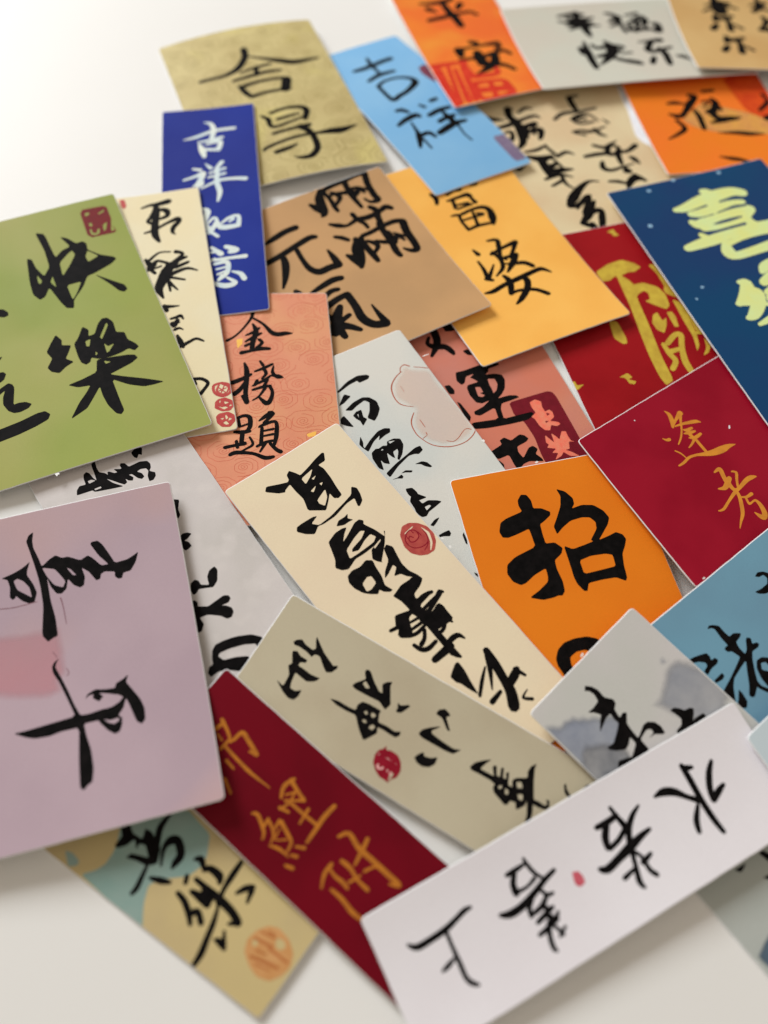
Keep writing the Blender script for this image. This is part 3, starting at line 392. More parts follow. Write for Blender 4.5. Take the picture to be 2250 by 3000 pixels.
    'P 1.9,-7.6 -0.8,-7.3 -2.1,-6.1 -2.8,-3.8 -2.0,-3.8 -0.7,-5.1 0.1,-6.5;P 7.7,-6.9 5.9,-7.2 3.8,-5.9 4.5,-5.4 6.3,-6.5 7.7,-6.9;P 11.7,-6.4 9.7,-6.2 7.9,-6.5 7.7,-5.5 8.4,-5.0 9.9,-5.9;P 9.8,-0.8 7.2,0.3 6.9,1.8 7.0,2.6 5.0,5.2 8.7,4.7 9.9,1.3'),
   ('char', 'ink',
    'P 9.1,18.8 7.0,18.8 5.2,19.0 5.2,20.3 6.1,21.0 7.8,20.0 9.2,19.6;P 1.5,22.1 2.0,24.7 2.8,26.4 3.1,25.8 2.4,22.8;P 6.4,35.4 5.3,36.8 5.8,38.1 6.4,36.6'),
   ('paper_burr', 'burr',
    'P -22.8,-3.9 -22.9,-3.4 -23.6,-3.5 -23.8,-2.8 -23.2,-2.3 -22.7,-3.2'),
   ('paper_burr', 'burr',
    'P -23.9,-44.0 -24.9,-44.2 -26.8,-43.7 -26.7,-43.5 -24.7,-43.8'),
   ('char', 'ink',
    'P 9.6,-1.2 7.4,-0.4 7.0,1.9 8.0,4.2 7.6,6.4 5.3,6.3 2.7,7.9 1.6,9.0 4.7,9.6 7.2,10.0 8.8,11.0 10.3,10.6 11.2,8.6 10.8,6.5 10.8,3.6 9.3,2.0 9.6,0.3;H 7.6,7.8 5.9,7.9 5.5,8.6 7.7,9.3;P 9.6,14.4 7.2,13.4 5.4,13.5 7.0,14.5 8.8,15.3'),
  ]),
 ('peach', [-58.146, 149.73, 2.255], [[-0.98354, -0.17333, -0.05105], [0.17359, -0.98482, -0.0006], [-0.05017, -0.00945, 0.9987]],
  [(-38.75, -45.55), (-38.75, 54.45), (38.75, 45.55), (38.75, -54.45)], (0.2, 0.2), [
   ('char', 'ink',
    '-10.1,-39.0,1.72 -9.2,-36.1,1.22 -6.0,-31.5,0.96 -2.9,-28.4,0.95 -0.1,-26.8,1.42;-10.0,-36.5,0.97 -13.8,-33.0,1.21 -16.7,-28.7,1.91 -19.0,-27.4,2.15 -22.0,-27.5,1.91 -24.3,-27.2,0.72;-9.9,-33.5,0.97 -11.0,-29.9,2.16 -9.7,-25.1,2.13 -9.2,-21.3,1.88;-7.1,-28.4,0.72 -9.8,-29.5,1.44 -12.2,-31.2,1.20;-7.0,-25.5,0.95 -10.5,-27.5,1.67 -12.9,-28.7,0.96;-5.3,-20.4,1.87 -8.8,-20.9,1.41 -12.6,-21.4,1.88 -15.6,-21.0,1.41;-6.9,-23.5,1.41 -8.5,-24.3,1.18;-12.0,-25.8,1.42 -13.1,-24.2,1.42 -11.1,-22.0,1.65'),
   ('char', 'ink',
    '-6.3,-15.5,0.92 -7.0,-11.2,2.06 -6.3,-2.1,1.79 -6.6,1.9,1.99;-1.7,-7.3,2.03 -4.7,-8.3,1.81 -8.4,-10.1,1.37;-2.3,-2.2,2.01 -4.6,-4.2,1.79 -6.5,-7.6,0.91;-5.2,-0.9,1.33 -6.6,1.9,1.77;-12.0,-15.7,0.93 -13.0,-13.7,1.38;-10.0,-11.3,0.91 -13.0,-12.3,1.38 -16.4,-13.8,1.15;-13.0,-12.3,1.38 -14.0,-9.9,1.37 -12.4,-7.7,0.91;-9.8,-5.3,1.35 -10.6,-7.1,1.36;-9.0,-5.0,0.90 -13.5,-7.1,1.36 -15.8,-8.7,0.91 -18.4,-7.9,2.04 -19.9,-7.3,0.68;-14.3,-7.1,1.36 -13.1,-4.5,1.35;-9.0,-3.2,1.12 -12.7,-4.1,1.35 -15.3,-4.2,1.12;-13.4,-3.5,1.35 -11.1,-0.2,0.89 -8.8,1.3,0.66;-14.9,-4.2,1.35 -15.9,-1.4,1.34 -15.0,2.1,1.77 -13.5,3.2,1.98 -11.0,0.2,0.89;-16.8,-12.8,0.69 -16.3,-10.0,1.37 -17.7,-8.0,1.36'),
   ('char', 'ink',
    '-3.5,8.1,1.30 -5.7,7.5,1.31 -7.5,8.6,1.74 -7.4,12.5,1.72 -6.2,14.0,1.28;-3.5,8.1,0.87 -3.8,11.6,1.29;-3.8,12.0,0.86 -7.0,11.1,0.86;-2.0,13.9,1.07 -4.8,14.3,1.71 -7.3,14.2,1.28;-4.8,14.3,1.71 -4.3,18.4,1.69;1.4,19.8,1.47 -1.8,19.4,1.27 -5.4,19.0,1.69;-2.6,17.8,1.27 -2.9,20.3,1.26;-0.3,22.9,1.46 -2.5,22.3,1.67 -8.1,23.4,1.25 -12.2,25.6,1.66 -15.0,25.5,1.25;-10.7,10.3,0.65 -12.9,8.8,1.74 -15.1,7.4,1.75;-14.4,7.3,1.53 -15.8,7.9,1.31 -12.4,11.4,1.29;-10.6,12.9,0.86 -12.0,12.2,1.29 -16.4,11.4,1.30 -16.5,16.6,1.70 -15.6,20.6,1.26;-11.6,13.4,1.29 -11.0,20.1,1.48;-11.9,14.7,0.86 -15.5,14.3,1.07;-11.9,16.8,0.85 -15.4,16.4,1.07;-9.6,20.7,1.05 -12.5,19.4,1.27 -15.7,19.0,1.06;-12.5,19.8,1.27 -10.6,22.9,0.84;-14.2,20.1,1.27 -16.2,22.8,1.47 -17.6,23.8,1.67;-7.2,16.7,0.85 -8.2,19.7,1.05 -5.3,21.5,0.84 -3.5,22.5,0.84'),
   ('cloud', 'yellowprint',
    'P -3.6,-26.9 -5.9,-27.1 -5.8,-24.6 -3.9,-22.5;P -26.8,17.8 -30.4,17.0 -29.9,19.0 -27.4,19.1'),
  ]),
 ('royal', [-80.12, 246.355, 3.486], [[-0.9806, -0.18867, -0.05322], [0.18944, -0.98184, -0.00985], [-0.05039, -0.01974, 0.99853]],
  [(20.53, -60.33), (-20.53, -59.97), (-20.53, 60.33), (20.53, 59.97)], (-0.5, 0.6), [
   ('char', 'pearl',
    '11.0,-39.8,0.59 5.6,-41.1,1.79 -2.1,-44.1,1.81 -11.2,-44.5,1.82;1.9,-50.3,0.61 -0.8,-49.2,1.83 -2.1,-44.8,2.42 -1.1,-39.4,2.09;4.8,-37.6,0.89 -0.6,-38.1,1.78 -5.6,-39.3,1.79;4.4,-36.2,1.18 3.1,-32.0,2.93 2.3,-27.9,1.74;1.2,-35.7,1.18 -4.6,-36.8,2.08 -4.0,-32.2,2.35;2.2,-32.5,1.76 -4.0,-31.5,1.76'),
   ('char', 'pearl',
    '7.2,-20.8,1.14 4.2,-19.8,1.71;11.2,-14.4,1.12 6.0,-16.2,1.69 2.9,-17.7,2.26 5.2,-11.7,2.23 7.4,-10.2,0.56;4.7,-15.4,1.13 3.5,-11.5,1.67 5.2,-9.9,1.67;1.9,-23.3,0.57 -0.2,-20.4,2.00;-5.1,-23.5,2.01 -2.4,-19.4,1.71;0.3,-17.3,1.13 -6.3,-19.4,1.43;0.8,-14.8,1.13 -6.2,-16.2,1.42;4.0,-8.5,0.83 -3.5,-12.3,1.68 -10.0,-12.4,1.69 -14.7,-11.5,2.25;-3.2,-19.9,1.71 -2.6,-11.8,2.24 -3.7,-5.5,2.21 -2.7,-0.2,1.09'),
   ('char', 'pearl',
    '3.8,3.3,1.08 1.7,5.3,2.68 3.1,11.5,2.12 0.7,15.3,1.57;1.4,11.8,1.06 -0.7,9.2,1.33 -1.9,11.1,1.59 0.7,16.5,2.09 3.2,17.8,1.04;2.4,15.1,1.57 -2.1,19.7,1.56;-1.6,9.3,1.07 -3.5,14.8,2.63 -10.6,14.9,2.11;-4.0,12.6,1.06 -7.0,10.2,1.60 -10.8,9.7,1.60 -10.6,14.9,2.11;-6.9,12.5,0.79 -8.6,11.1,1.60'),
   ('char', 'pearl',
    '0.6,25.5,1.54 -3.0,29.3,2.54;-0.5,32.2,1.51 -6.2,32.0,1.52 -12.7,32.0,2.03;-5.2,25.8,2.05 -9.2,28.1,2.55 -6.7,28.8,2.04;3.6,33.7,1.51 -0.5,31.6,1.26;1.0,28.1,1.02 -2.2,28.1,1.02;-0.4,34.3,1.51 -5.3,34.0,2.01 -5.1,39.3,1.99 -1.8,42.5,1.48;-1.1,37.1,1.00 -4.4,36.5,1.00;-1.4,39.8,0.99 -4.3,38.6,1.00;-0.1,44.3,1.96 -4.4,46.0,2.45 -8.1,45.0,1.96 -5.0,41.9,0.99;-3.0,40.5,1.49 -1.7,43.0,0.98;-7.1,39.1,0.75 -10.3,40.7,1.98 -11.7,43.5,2.22'),
  ]),
 ('cream', [-90.918, 190.313, 2.925], [[-0.95844, -0.27948, -0.05729], [0.28063, -0.95973, -0.01296], [-0.05137, -0.0285, 0.99827]],
  [(-21.95, -59.12), (-21.95, 61.95), (21.95, 59.12), (21.95, -61.95)], (-0.5, 0.4), [
   ('char', 'ink',
    '2.2,-52.8,1.05 -1.2,-53.7,1.58 -4.2,-53.5,2.38 -8.9,-54.1,2.91;-3.3,-53.8,1.58 -3.4,-50.1,3.14 -1.0,-46.5,2.07 0.4,-44.5,1.55 -2.4,-42.6,2.06;-4.7,-50.4,1.57 -7.6,-49.0,2.62 -7.7,-46.0,2.08 -4.7,-45.0,1.55;-3.9,-50.0,2.62 -2.4,-42.6,3.09 -1.9,-36.9,3.05 -3.2,-32.6,1.51;2.1,-38.5,1.02 -1.7,-39.3,1.53 -7.3,-41.9,1.55 -11.7,-43.1,2.59 -11.9,-41.3,2.06 -9.6,-39.0,2.30 -8.9,-36.3,1.53 -10.0,-34.8,0.51'),
   ('char', 'ink',
    '1.3,-23.6,1.47 -2.6,-26.5,0.99 -7.1,-25.9,0.74;2.9,-24.0,1.47 0.8,-20.2,2.93 -1.4,-22.4,1.47 -5.3,-20.3,1.47;-9.1,-25.4,1.99 -11.7,-23.6,1.48 -8.5,-20.0,2.94 -4.9,-16.6,4.37 -2.5,-11.8,4.31 -0.9,-7.9,3.32 -2.1,-3.0,0.94;-5.2,-19.2,1.95 -12.8,-21.6,1.48;-8.3,-17.3,1.95 -13.3,-18.7,1.47;3.0,-18.0,0.97 -2.8,-19.3,0.98;-2.6,-12.8,2.40 -8.8,-15.0,1.94 -12.9,-15.5,1.46 -16.4,-13.5,0.73;-5.8,-12.6,1.44 -11.1,-10.1,0.96;-4.4,-11.3,1.92 -7.9,-5.7,0.71;-4.7,-13.9,1.93 -5.1,-5.8,0.95;-0.1,-16.2,1.45 2.1,-19.4,1.95'),
   ('char', 'ink',
    '-2.0,1.3,1.86 -4.5,1.9,1.49 -7.6,2.3,0.56;-2.8,3.5,1.85 -2.1,0.9,1.49'),
   ('char', 'ink',
    '-3.9,7.8,1.10 -6.1,7.6,1.47 -7.7,7.2,1.47 -8.5,9.0,0.73;-4.3,10.3,2.19 -6.8,10.2,0.91;-6.3,9.2,1.83 -4.8,11.3,2.18;-4.9,13.3,1.45 -6.5,12.9,1.09 -7.9,14.0,0.54'),
   ('char', 'ink',
    '-5.5,16.2,1.08 -6.4,19.5,2.14 -7.1,22.0,1.42;-6.5,21.5,1.78 -9.4,20.3,1.43 -12.0,19.4,1.25 -13.7,20.3,1.07 -14.8,21.3,0.71'),
   ('char', 'ink',
    '-9.3,37.2,1.37 -12.2,37.9,1.37 -14.1,40.2,1.36 -12.3,42.7,1.35 -10.9,44.1,1.68;-9.7,39.5,1.36 -9.3,37.6,1.03'),
   ('seal', 'sealred',
    '-19.0,41.4,0.85 -21.5,43.0,1.06 -21.4,46.1,1.05 -18.7,47.1,1.05 -16.0,45.1,1.05 -16.0,41.9,1.06 -19.0,41.4,0.85;-19.0,41.8,0.85 -21.0,43.7,0.63 -20.3,45.8,0.63 -18.4,46.2,0.63 -16.8,44.4,0.84 -17.9,42.0,0.64;-17.7,43.3,0.42 -19.6,45.6,0.42;-19.6,42.9,0.42 -18.1,45.7,0.42;-20.2,44.0,0.42 -17.5,44.6,0.42'),
   ('seal', 'sealred',
    'P -16.7,48.0 -19.3,47.8 -21.7,49.7 -22.1,52.0 -20.4,53.8 -17.5,53.4 -15.1,51.5 -15.5,49.0;H -17.0,48.9 -17.7,48.7 -17.2,49.9;H -18.7,49.4 -20.5,50.3 -18.9,50.7;H -16.3,50.9 -17.7,51.7 -18.8,51.6 -19.8,52.3 -18.3,52.8;H -20.7,51.2 -21.4,51.8 -20.2,52.0'),
   ('seal', 'sealred',
    'P -16.3,54.0 -19.6,54.0 -21.6,55.8 -21.6,58.4 -19.5,60.4 -16.6,59.7 -15.1,57.6 -15.1,55.0;H -16.4,56.2 -17.8,56.1 -17.4,56.9;H -18.3,55.4 -18.7,55.1 -19.3,56.5 -18.4,57.1;H -19.6,56.6 -20.6,57.3 -19.1,57.8;H -17.2,58.1 -18.4,57.6 -19.3,59.1 -18.2,59.2'),
   ('seal', 'sealred',
    'P 10.9,-59.8 8.8,-59.4 8.2,-55.6 9.2,-54.0 10.3,-55.4'),
  ]),
 ('silver', [-70.413, 91.953, 1.996], [[-0.77922, -0.62563, -0.03751], [0.62607, -0.77976, -8e-05], [-0.0292, -0.02354, 0.9993]],
  [(-26.0, -65.0), (-26.0, 65.0), (26.0, 65.0), (26.0, -65.0)], (0.3, 0.3), [
   ('char', 'ink',
    'P -7.7,-36.6 -9.3,-37.4 -11.6,-36.3 -10.2,-33.6 -9.5,-34.6 -8.3,-33.4 -7.7,-34.2 -7.5,-35.6;P 5.5,-40.4 4.0,-40.5 4.6,-37.8 4.6,-35.9 3.2,-34.5 2.6,-33.3 2.4,-34.3 1.8,-34.3 0.5,-32.6 -0.4,-32.4 0.1,-33.9 -0.2,-34.0 -1.8,-32.9 -2.2,-33.0 -2.2,-34.2 -2.8,-34.9 -4.0,-34.1 -4.5,-32.1 -6.6,-31.9 -8.4,-31.8 -10.6,-30.6 -11.0,-29.1 -10.5,-27.6 -9.5,-26.7 -10.0,-26.0 -10.8,-25.1 -10.4,-23.8 -9.0,-22.8 -7.6,-23.1 -8.1,-25.3 -9.2,-26.9 -9.0,-28.2 -7.3,-29.0 -5.9,-28.8 -7.0,-27.3 -7.1,-25.7 -6.0,-25.3 -5.0,-26.4 -4.1,-28.9 -3.1,-29.3 -4.0,-27.5 -3.2,-26.5 -2.1,-27.3 -1.5,-28.5 -1.4,-27.0 -0.3,-26.7 1.0,-28.4 2.4,-30.5 3.7,-32.2 2.6,-29.5 0.2,-26.3 3.8,-27.7 9.0,-29.9 9.4,-30.9 11.8,-31.5 14.5,-32.2 13.7,-33.9 12.3,-34.9 10.3,-34.2 10.0,-36.6 9.3,-38.1 8.2,-38.5 7.5,-37.5 7.2,-35.0 6.7,-33.5 6.1,-36.6 5.9,-38.3;H 9.3,-35.0 8.1,-34.9 6.9,-33.7 9.2,-33.8;H 8.7,-31.1 6.5,-30.7 6.6,-30.0 8.7,-30.4'),
   ('char', 'ink',
    'P -10.6,-12.7 -12.5,-11.3 -10.6,-8.5 -10.1,-6.1 -8.9,-5.2 -8.9,-7.4 -8.8,-10.7;P -6.0,0.9 -7.5,0.2 -9.0,0.8 -9.9,1.9 -8.0,2.7 -6.8,2.8 -7.7,3.9 -7.9,5.7 -6.5,6.1 -5.4,6.1 -5.1,4.6 -4.5,1.6'),
   ('char', 'ink',
    'P -1.3,16.9 -3.1,16.4 -3.9,17.5 -3.8,19.0 -5.9,20.5 -6.7,17.8 -8.3,16.3 -10.3,16.0 -10.6,17.5 -8.7,20.8 -6.6,21.9 -4.9,21.0 -2.6,19.9 -1.4,20.7 -0.3,20.7 -0.2,19.0;P 1.4,22.0 0.2,22.4 -0.2,23.5 0.4,24.7 -2.2,26.5 -4.8,26.3 -7.9,26.1 -9.2,27.0 -9.2,28.2 -8.0,29.0 -5.7,28.6 -6.8,29.3 -8.0,31.0 -7.8,32.5 -6.5,33.6 -5.1,33.4 -3.8,31.3 -0.9,28.8 1.7,28.2 1.6,30.7 3.2,32.3 4.3,32.3 4.6,30.9 3.0,24.9'),
   ('char', 'ink',
    'P 8.1,44.6 6.9,43.2 5.5,43.1 4.8,41.3 3.7,39.4 2.0,38.3 -0.6,38.6 -4.3,39.6 -8.5,41.7 -10.7,44.1 -11.6,48.6 -7.3,47.9 -8.3,45.1 -5.1,43.2 -0.9,41.8 2.0,41.3 3.0,41.8 2.3,43.8 -1.2,45.1 -4.3,46.9 -5.0,49.3 -2.6,49.9 0.0,49.5 2.1,47.7 5.0,46.0 7.9,46.2;H 3.0,41.8 -0.8,42.6 -5.4,43.9 -7.6,45.0 -4.5,46.7 -1.3,44.8 2.3,43.8'),
  ]),
 ('green', [-135.81, 170.36, 2.139], [[-0.87753, -0.47817, -0.03602], [0.47846, -0.87811, 0.00049], [-0.03187, -0.0168, 0.99935]],
  [(-49.89, -58.7), (-49.89, 65.25), (49.89, 58.7), (49.89, -65.25)], (0.5, -2.2), [
   ('seal', 'darkred',
    'P -34.6,-54.9 -45.2,-53.4 -45.1,-45.7 -44.4,-43.6 -45.3,-37.9 -34.0,-39.2;H -36.1,-52.5 -37.7,-52.4 -37.8,-51.2 -36.0,-50.7;H -41.0,-50.4 -43.8,-51.6 -43.5,-50.5 -41.2,-49.7;H -35.5,-43.2 -36.4,-43.4 -36.2,-41.2 -37.7,-40.5 -38.6,-42.5 -39.4,-42.2 -38.8,-40.1 -37.4,-39.5 -35.5,-40.3;H -41.1,-43.8 -43.1,-44.7 -41.5,-40.7 -40.6,-40.5;H -36.0,-46.5 -37.3,-46.6 -37.2,-44.9 -36.3,-44.6;H -44.6,-44.1 -44.6,-41.1 -44.8,-39.2 -43.2,-39.3'),
   ('char', 'ink',
    'P -9.2,-38.5 -10.9,-37.2 -11.3,-32.5 -13.2,-27.1 -16.2,-30.9 -16.5,-39.9 -15.4,-50.1 -18.6,-48.2 -19.5,-34.5 -22.7,-37.1 -26.2,-37.9 -23.8,-44.2 -26.2,-42.6 -28.8,-38.5 -31.3,-38.6 -32.5,-36.9 -32.0,-33.6 -35.7,-29.2 -40.5,-25.9 -40.9,-24.5 -38.4,-22.8 -31.3,-20.8 -28.3,-20.4 -25.5,-16.0 -20.6,-11.0 -19.6,-7.1 -17.1,-8.2 -15.7,-12.1 -13.6,-20.8 -11.1,-17.0 -8.9,-16.3 -7.1,-19.9 -7.4,-26.4;H -20.3,-31.3 -24.5,-34.6 -26.3,-35.5 -26.9,-33.0 -23.7,-28.7 -19.7,-24.2;H -31.8,-33.1 -35.1,-28.8 -30.6,-27.3 -30.3,-30.4;H -10.8,-28.8 -11.9,-25.0 -10.8,-23.8 -10.3,-25.1;H -16.1,-25.9 -16.1,-19.7 -14.6,-23.2;H -19.9,-19.1 -25.5,-18.8 -22.6,-14.0 -20.2,-11.2;P -31.1,-20.3 -33.6,-17.5 -37.3,-13.5 -40.1,-10.6 -40.6,-8.1 -39.1,-7.1 -37.4,-8.4 -35.4,-12.7'),
   ('char', 'ink',
    'P -10.1,2.6 -11.6,5.9 -11.0,8.3 -14.1,9.7 -12.7,12.2 -10.8,15.0 -13.2,17.6 -9.9,18.7 -7.2,20.5 -4.7,18.7 -3.8,16.3 -6.4,12.9 -5.1,9.2 -7.9,5.3;P -20.1,2.9 -21.8,5.3 -21.0,8.2 -23.3,8.2 -25.7,3.9 -27.7,2.1 -29.6,2.5 -31.1,5.3 -30.8,10.6 -33.6,11.9 -33.7,15.7 -35.9,18.8 -36.5,20.7 -34.6,21.9 -32.8,20.0 -29.9,20.8 -26.0,21.0 -23.0,20.7 -21.3,19.9 -19.4,18.5 -18.6,20.2 -16.9,20.9 -15.5,19.2 -15.1,16.0 -15.2,9.7 -17.3,7.5;H -28.6,4.7 -29.0,6.0 -26.3,10.1 -25.1,11.7 -24.7,10.4;H -19.3,10.1 -21.3,9.9 -20.1,13.1 -19.1,12.6;H -25.3,13.9 -26.3,15.9 -28.7,15.5 -26.0,18.4 -25.1,18.6;H -21.5,16.3 -22.0,17.6 -21.0,18.2;P -20.9,20.2 -26.7,21.4 -32.0,22.8 -34.1,23.8 -34.7,25.6 -32.0,27.0 -26.7,28.1 -23.5,28.7 -27.6,31.6 -34.1,35.7 -40.3,40.1 -36.6,39.9 -33.0,39.2 -28.3,36.0 -23.6,31.2 -23.7,40.3 -23.9,46.3 -22.5,47.6 -21.0,46.4 -19.3,41.7 -18.7,36.9 -18.8,32.5 -15.5,36.4 -12.4,39.9 -9.6,40.9 -6.1,42.1 -10.4,36.4 -13.8,33.1 -15.9,30.6 -11.7,29.6 -8.6,27.1 -13.9,26.7 -19.4,25.7;H -23.1,21.8 -25.4,23.3 -23.4,23.5'),
   ('char', 'ink',
    'P 8.8,-19.0 4.8,-17.7 3.4,-15.4 3.7,-13.9 5.3,-13.6 9.4,-16.1;P 14.1,5.8 10.3,4.0 10.1,4.6 12.8,6.9;P 15.8,10.5 11.1,11.2 10.3,12.6 11.6,15.0 17.1,16.9;P 17.0,19.9 12.9,17.9 10.5,17.0 9.3,18.1 8.9,19.8 10.8,27.2 9.0,27.1 6.6,27.8 4.8,29.6 6.2,30.9 9.2,31.4 11.3,30.9 13.0,29.1 14.1,25.6 13.5,22.5 12.2,19.7 16.6,22.0;P 21.4,35.5 17.2,35.6 10.0,35.3 4.1,34.4 1.3,34.7 -0.1,36.8 1.1,38.7 5.6,39.8 11.8,40.6 18.2,40.8 22.5,41.0'),
   ('paper_burr', 'burr',
    'P 4.1,61.8 3.5,61.8 2.7,61.9 2.6,62.7 3.2,62.6 3.6,63.2 3.9,62.4'),
  ]),
 ('orange', [64.167, 86.564, 2.993], [[-0.95526, -0.29428, -0.0297], [0.2953, -0.9546, -0.0393], [-0.01678, -0.04631, 0.99879]],
  [(30.5, -46.79), (-30.5, -45.21), (-30.5, 46.79), (30.5, 45.21)], (0.2, -0.2), [
   ('char', 'ink',
    'P 10.3,-34.4 8.6,-36.2 6.8,-35.7 5.9,-33.4 6.1,-30.5 3.5,-29.9 1.0,-28.0 1.4,-26.8 3.9,-25.3 5.7,-24.5 6.0,-21.3 6.1,-17.6 3.1,-17.3 1.2,-14.9 2.2,-13.1 5.1,-11.4 5.4,-8.3 4.9,-4.2 5.3,-0.9 6.5,0.4 7.9,0.1 9.5,0.4 12.9,0.4 16.8,-1.3 12.9,-3.0 9.6,-5.0 9.0,-6.8 8.8,-9.5 13.1,-8.1 16.4,-6.2 18.3,-5.9 20.4,-7.6 21.4,-10.5 20.5,-13.4 17.2,-15.4 9.7,-17.3 9.7,-21.8 9.8,-23.8 14.1,-22.8 17.3,-22.3 19.1,-22.8 19.6,-24.9 18.3,-27.9 16.0,-29.0 10.1,-30.2 10.6,-32.4'),
   ('char', 'ink',
    'P -3.6,-35.5 -6.2,-34.0 -8.0,-31.0 -7.7,-28.9 -6.4,-27.5 -10.1,-28.0 -13.8,-27.1 -16.4,-24.4 -17.4,-21.6 -16.1,-19.4 -13.7,-17.1 -11.3,-14.8 -15.1,-15.5 -17.7,-16.2 -19.6,-14.9 -20.1,-13.1 -18.9,-11.0 -17.1,-8.6 -16.1,-4.8 -15.6,-0.6 -14.8,0.4 -13.9,-0.2 -12.1,-1.4 -7.5,-1.7 -2.9,-1.6 -1.7,0.8 -0.6,0.5 0.7,-2.1 1.0,-4.5 0.8,-8.4 0.6,-15.5 -1.9,-13.7 -6.4,-14.3 -9.3,-14.8 -8.7,-15.4 -11.9,-18.7 -12.4,-21.1 -11.1,-23.1 -8.6,-23.7 -4.5,-23.4 -1.2,-21.7 1.4,-19.8 1.6,-22.7 -0.5,-25.5 -3.0,-29.2 -4.2,-32.7;H -2.7,-9.5 -6.8,-10.2 -11.7,-9.8 -13.8,-8.9 -13.4,-5.0 -9.1,-4.9 -2.6,-4.8'),
   ('char', 'ink',
    'P 14.5,23.7 15.3,21.3 15.2,19.1 13.7,16.5 11.1,14.8 7.6,14.3 3.6,14.6 0.8,15.9 -2.0,19.2 3.0,22.0 3.5,19.6 5.7,18.4 8.4,18.4 10.7,19.5 11.2,21.6 10.6,24.7 14.2,25.7'),
   ('paper_burr', 'burr',
    'P 0.3,-46.6 -0.6,-47.1 -1.2,-46.7 -0.3,-46.2'),
  ]),
 ('crimson', [117.565, 142.638, 3.745], [[0.62416, -0.78124, -0.00992], [0.77879, 0.62312, -0.07216], [0.06256, 0.03731, 0.99734]],
  [(-30.84, -43.37), (-30.84, 48.63), (30.84, 43.37), (30.84, -48.63)], (-0.2, -0.1), [
   ('char', 'ochre',
    '-23.3,-7.0,0.35 -21.7,-6.5,1.40 -19.0,-7.6,1.74 -16.8,-9.4,1.04;-17.1,-9.2,1.04 -18.5,-6.0,1.05 -19.7,-2.5,2.11;-19.5,-2.8,1.41 -16.8,-5.2,0.87 -14.1,-7.6,0.69 -12.0,-10.2,0.68 -10.5,-13.0,0.51;-16.6,-8.4,0.52 -15.9,-5.2,1.04 -14.8,-2.0,1.40 -14.0,0.1,1.40 -12.9,1.2,0.35;-14.0,-6.8,0.52 -13.1,-6.0,1.38 -12.9,-3.6,1.04;-12.6,-7.8,0.52 -11.9,-6.0,1.38 -11.3,-3.6,0.86;-13.1,-6.0,1.04 -10.8,-6.3,1.37 -9.2,-6.3,1.71;-10.4,-7.6,0.51 -9.3,-5.7,1.37 -9.4,-2.6,1.04;-9.3,-5.7,1.03 -8.1,-8.4,0.85 -7.5,-10.7,0.51;-8.6,-6.0,1.20 -6.0,-6.3,1.19 -2.9,-6.6,1.18;-15.2,-16.2,0.34 -14.0,-15.4,1.02 -13.7,-14.4,1.36;-9.2,-16.1,0.50 -7.4,-15.1,0.67 -4.8,-14.8,0.40;-4.1,-19.4,0.66 -4.1,-16.9,1.00 -4.6,-13.8,1.00 -3.9,-10.7,1.01 -2.7,-8.1,1.52 -1.4,-4.8,2.37 -0.6,-0.8,2.72 -0.3,2.3,1.71 0.5,5.0,0.34'),
   ('char', 'ochre',
    '4.5,-10.5,0.66 4.6,-7.9,1.66 7.4,-9.0,1.65 10.0,-9.7,1.97 13.3,-10.0,1.14;9.0,-7.7,1.65 10.3,-10.5,1.96 10.8,-12.3,1.63 9.9,-14.3,0.65;7.6,-4.9,0.66 8.7,-3.8,1.00 10.6,-5.7,0.99 12.8,-7.7,0.82;15.8,-20.9,0.47 16.3,-19.0,0.95 15.0,-14.5,0.96 13.9,-10.3,1.30 13.5,-7.2,1.31 12.8,-2.9,1.65 13.0,-0.6,1.66 13.6,1.0,0.66;13.2,-9.5,1.30 15.8,-10.3,1.29 18.9,-12.6,1.44 21.2,-14.8,1.27 22.8,-17.5,0.78 24.3,-19.7,0.31;16.5,-9.8,0.65 17.4,-8.3,0.97 17.5,-5.8,1.30;17.5,-8.8,0.81 19.7,-9.6,0.96 19.8,-8.1,0.64 20.0,-6.6,0.97 22.3,-6.6,1.61 25.2,-7.9,1.91 26.1,-9.4,1.90 24.9,-10.1,1.59 23.1,-10.6,0.48'),
   ('edge_speck', 'whiteprint',
    'P -26.6,-19.5 -26.0,-19.2 -25.9,-19.7 -26.3,-19.7;P -6.4,9.2 -6.1,9.7 -5.1,8.6 -5.4,8.1'),
  ]),
 ('navy', [146.307, 226.058, 2.532], [[-0.91634, -0.40019, 0.01306], [0.40018, -0.91643, -0.00368], [0.01344, 0.00186, 0.99991]],
  [(39.13, -63.25), (-39.13, -62.75), (-39.13, 63.25), (39.13, 62.75)], (-0.5, -0.3), [
   ('speckle', 'pearldot',
    'P 20.8,-60.2 19.2,-59.5 19.8,-58.3 21.4,-59.1;P 7.3,-63.0 5.1,-62.4 6.2,-61.3 7.5,-61.7;P -15.4,-61.6 -16.9,-60.4 -15.7,-59.4 -14.7,-60.4;P -29.2,-64.8 -31.2,-63.8 -30.1,-62.8 -28.9,-63.5;P 30.9,-41.4 29.2,-40.9 29.5,-39.4 31.4,-39.6;P 27.4,-4.7 25.8,-4.2 26.8,-3.4 27.6,-3.6;P 32.7,-0.0 31.7,0.8 32.6,1.4 32.8,1.0'),
   ('char', 'lemon',
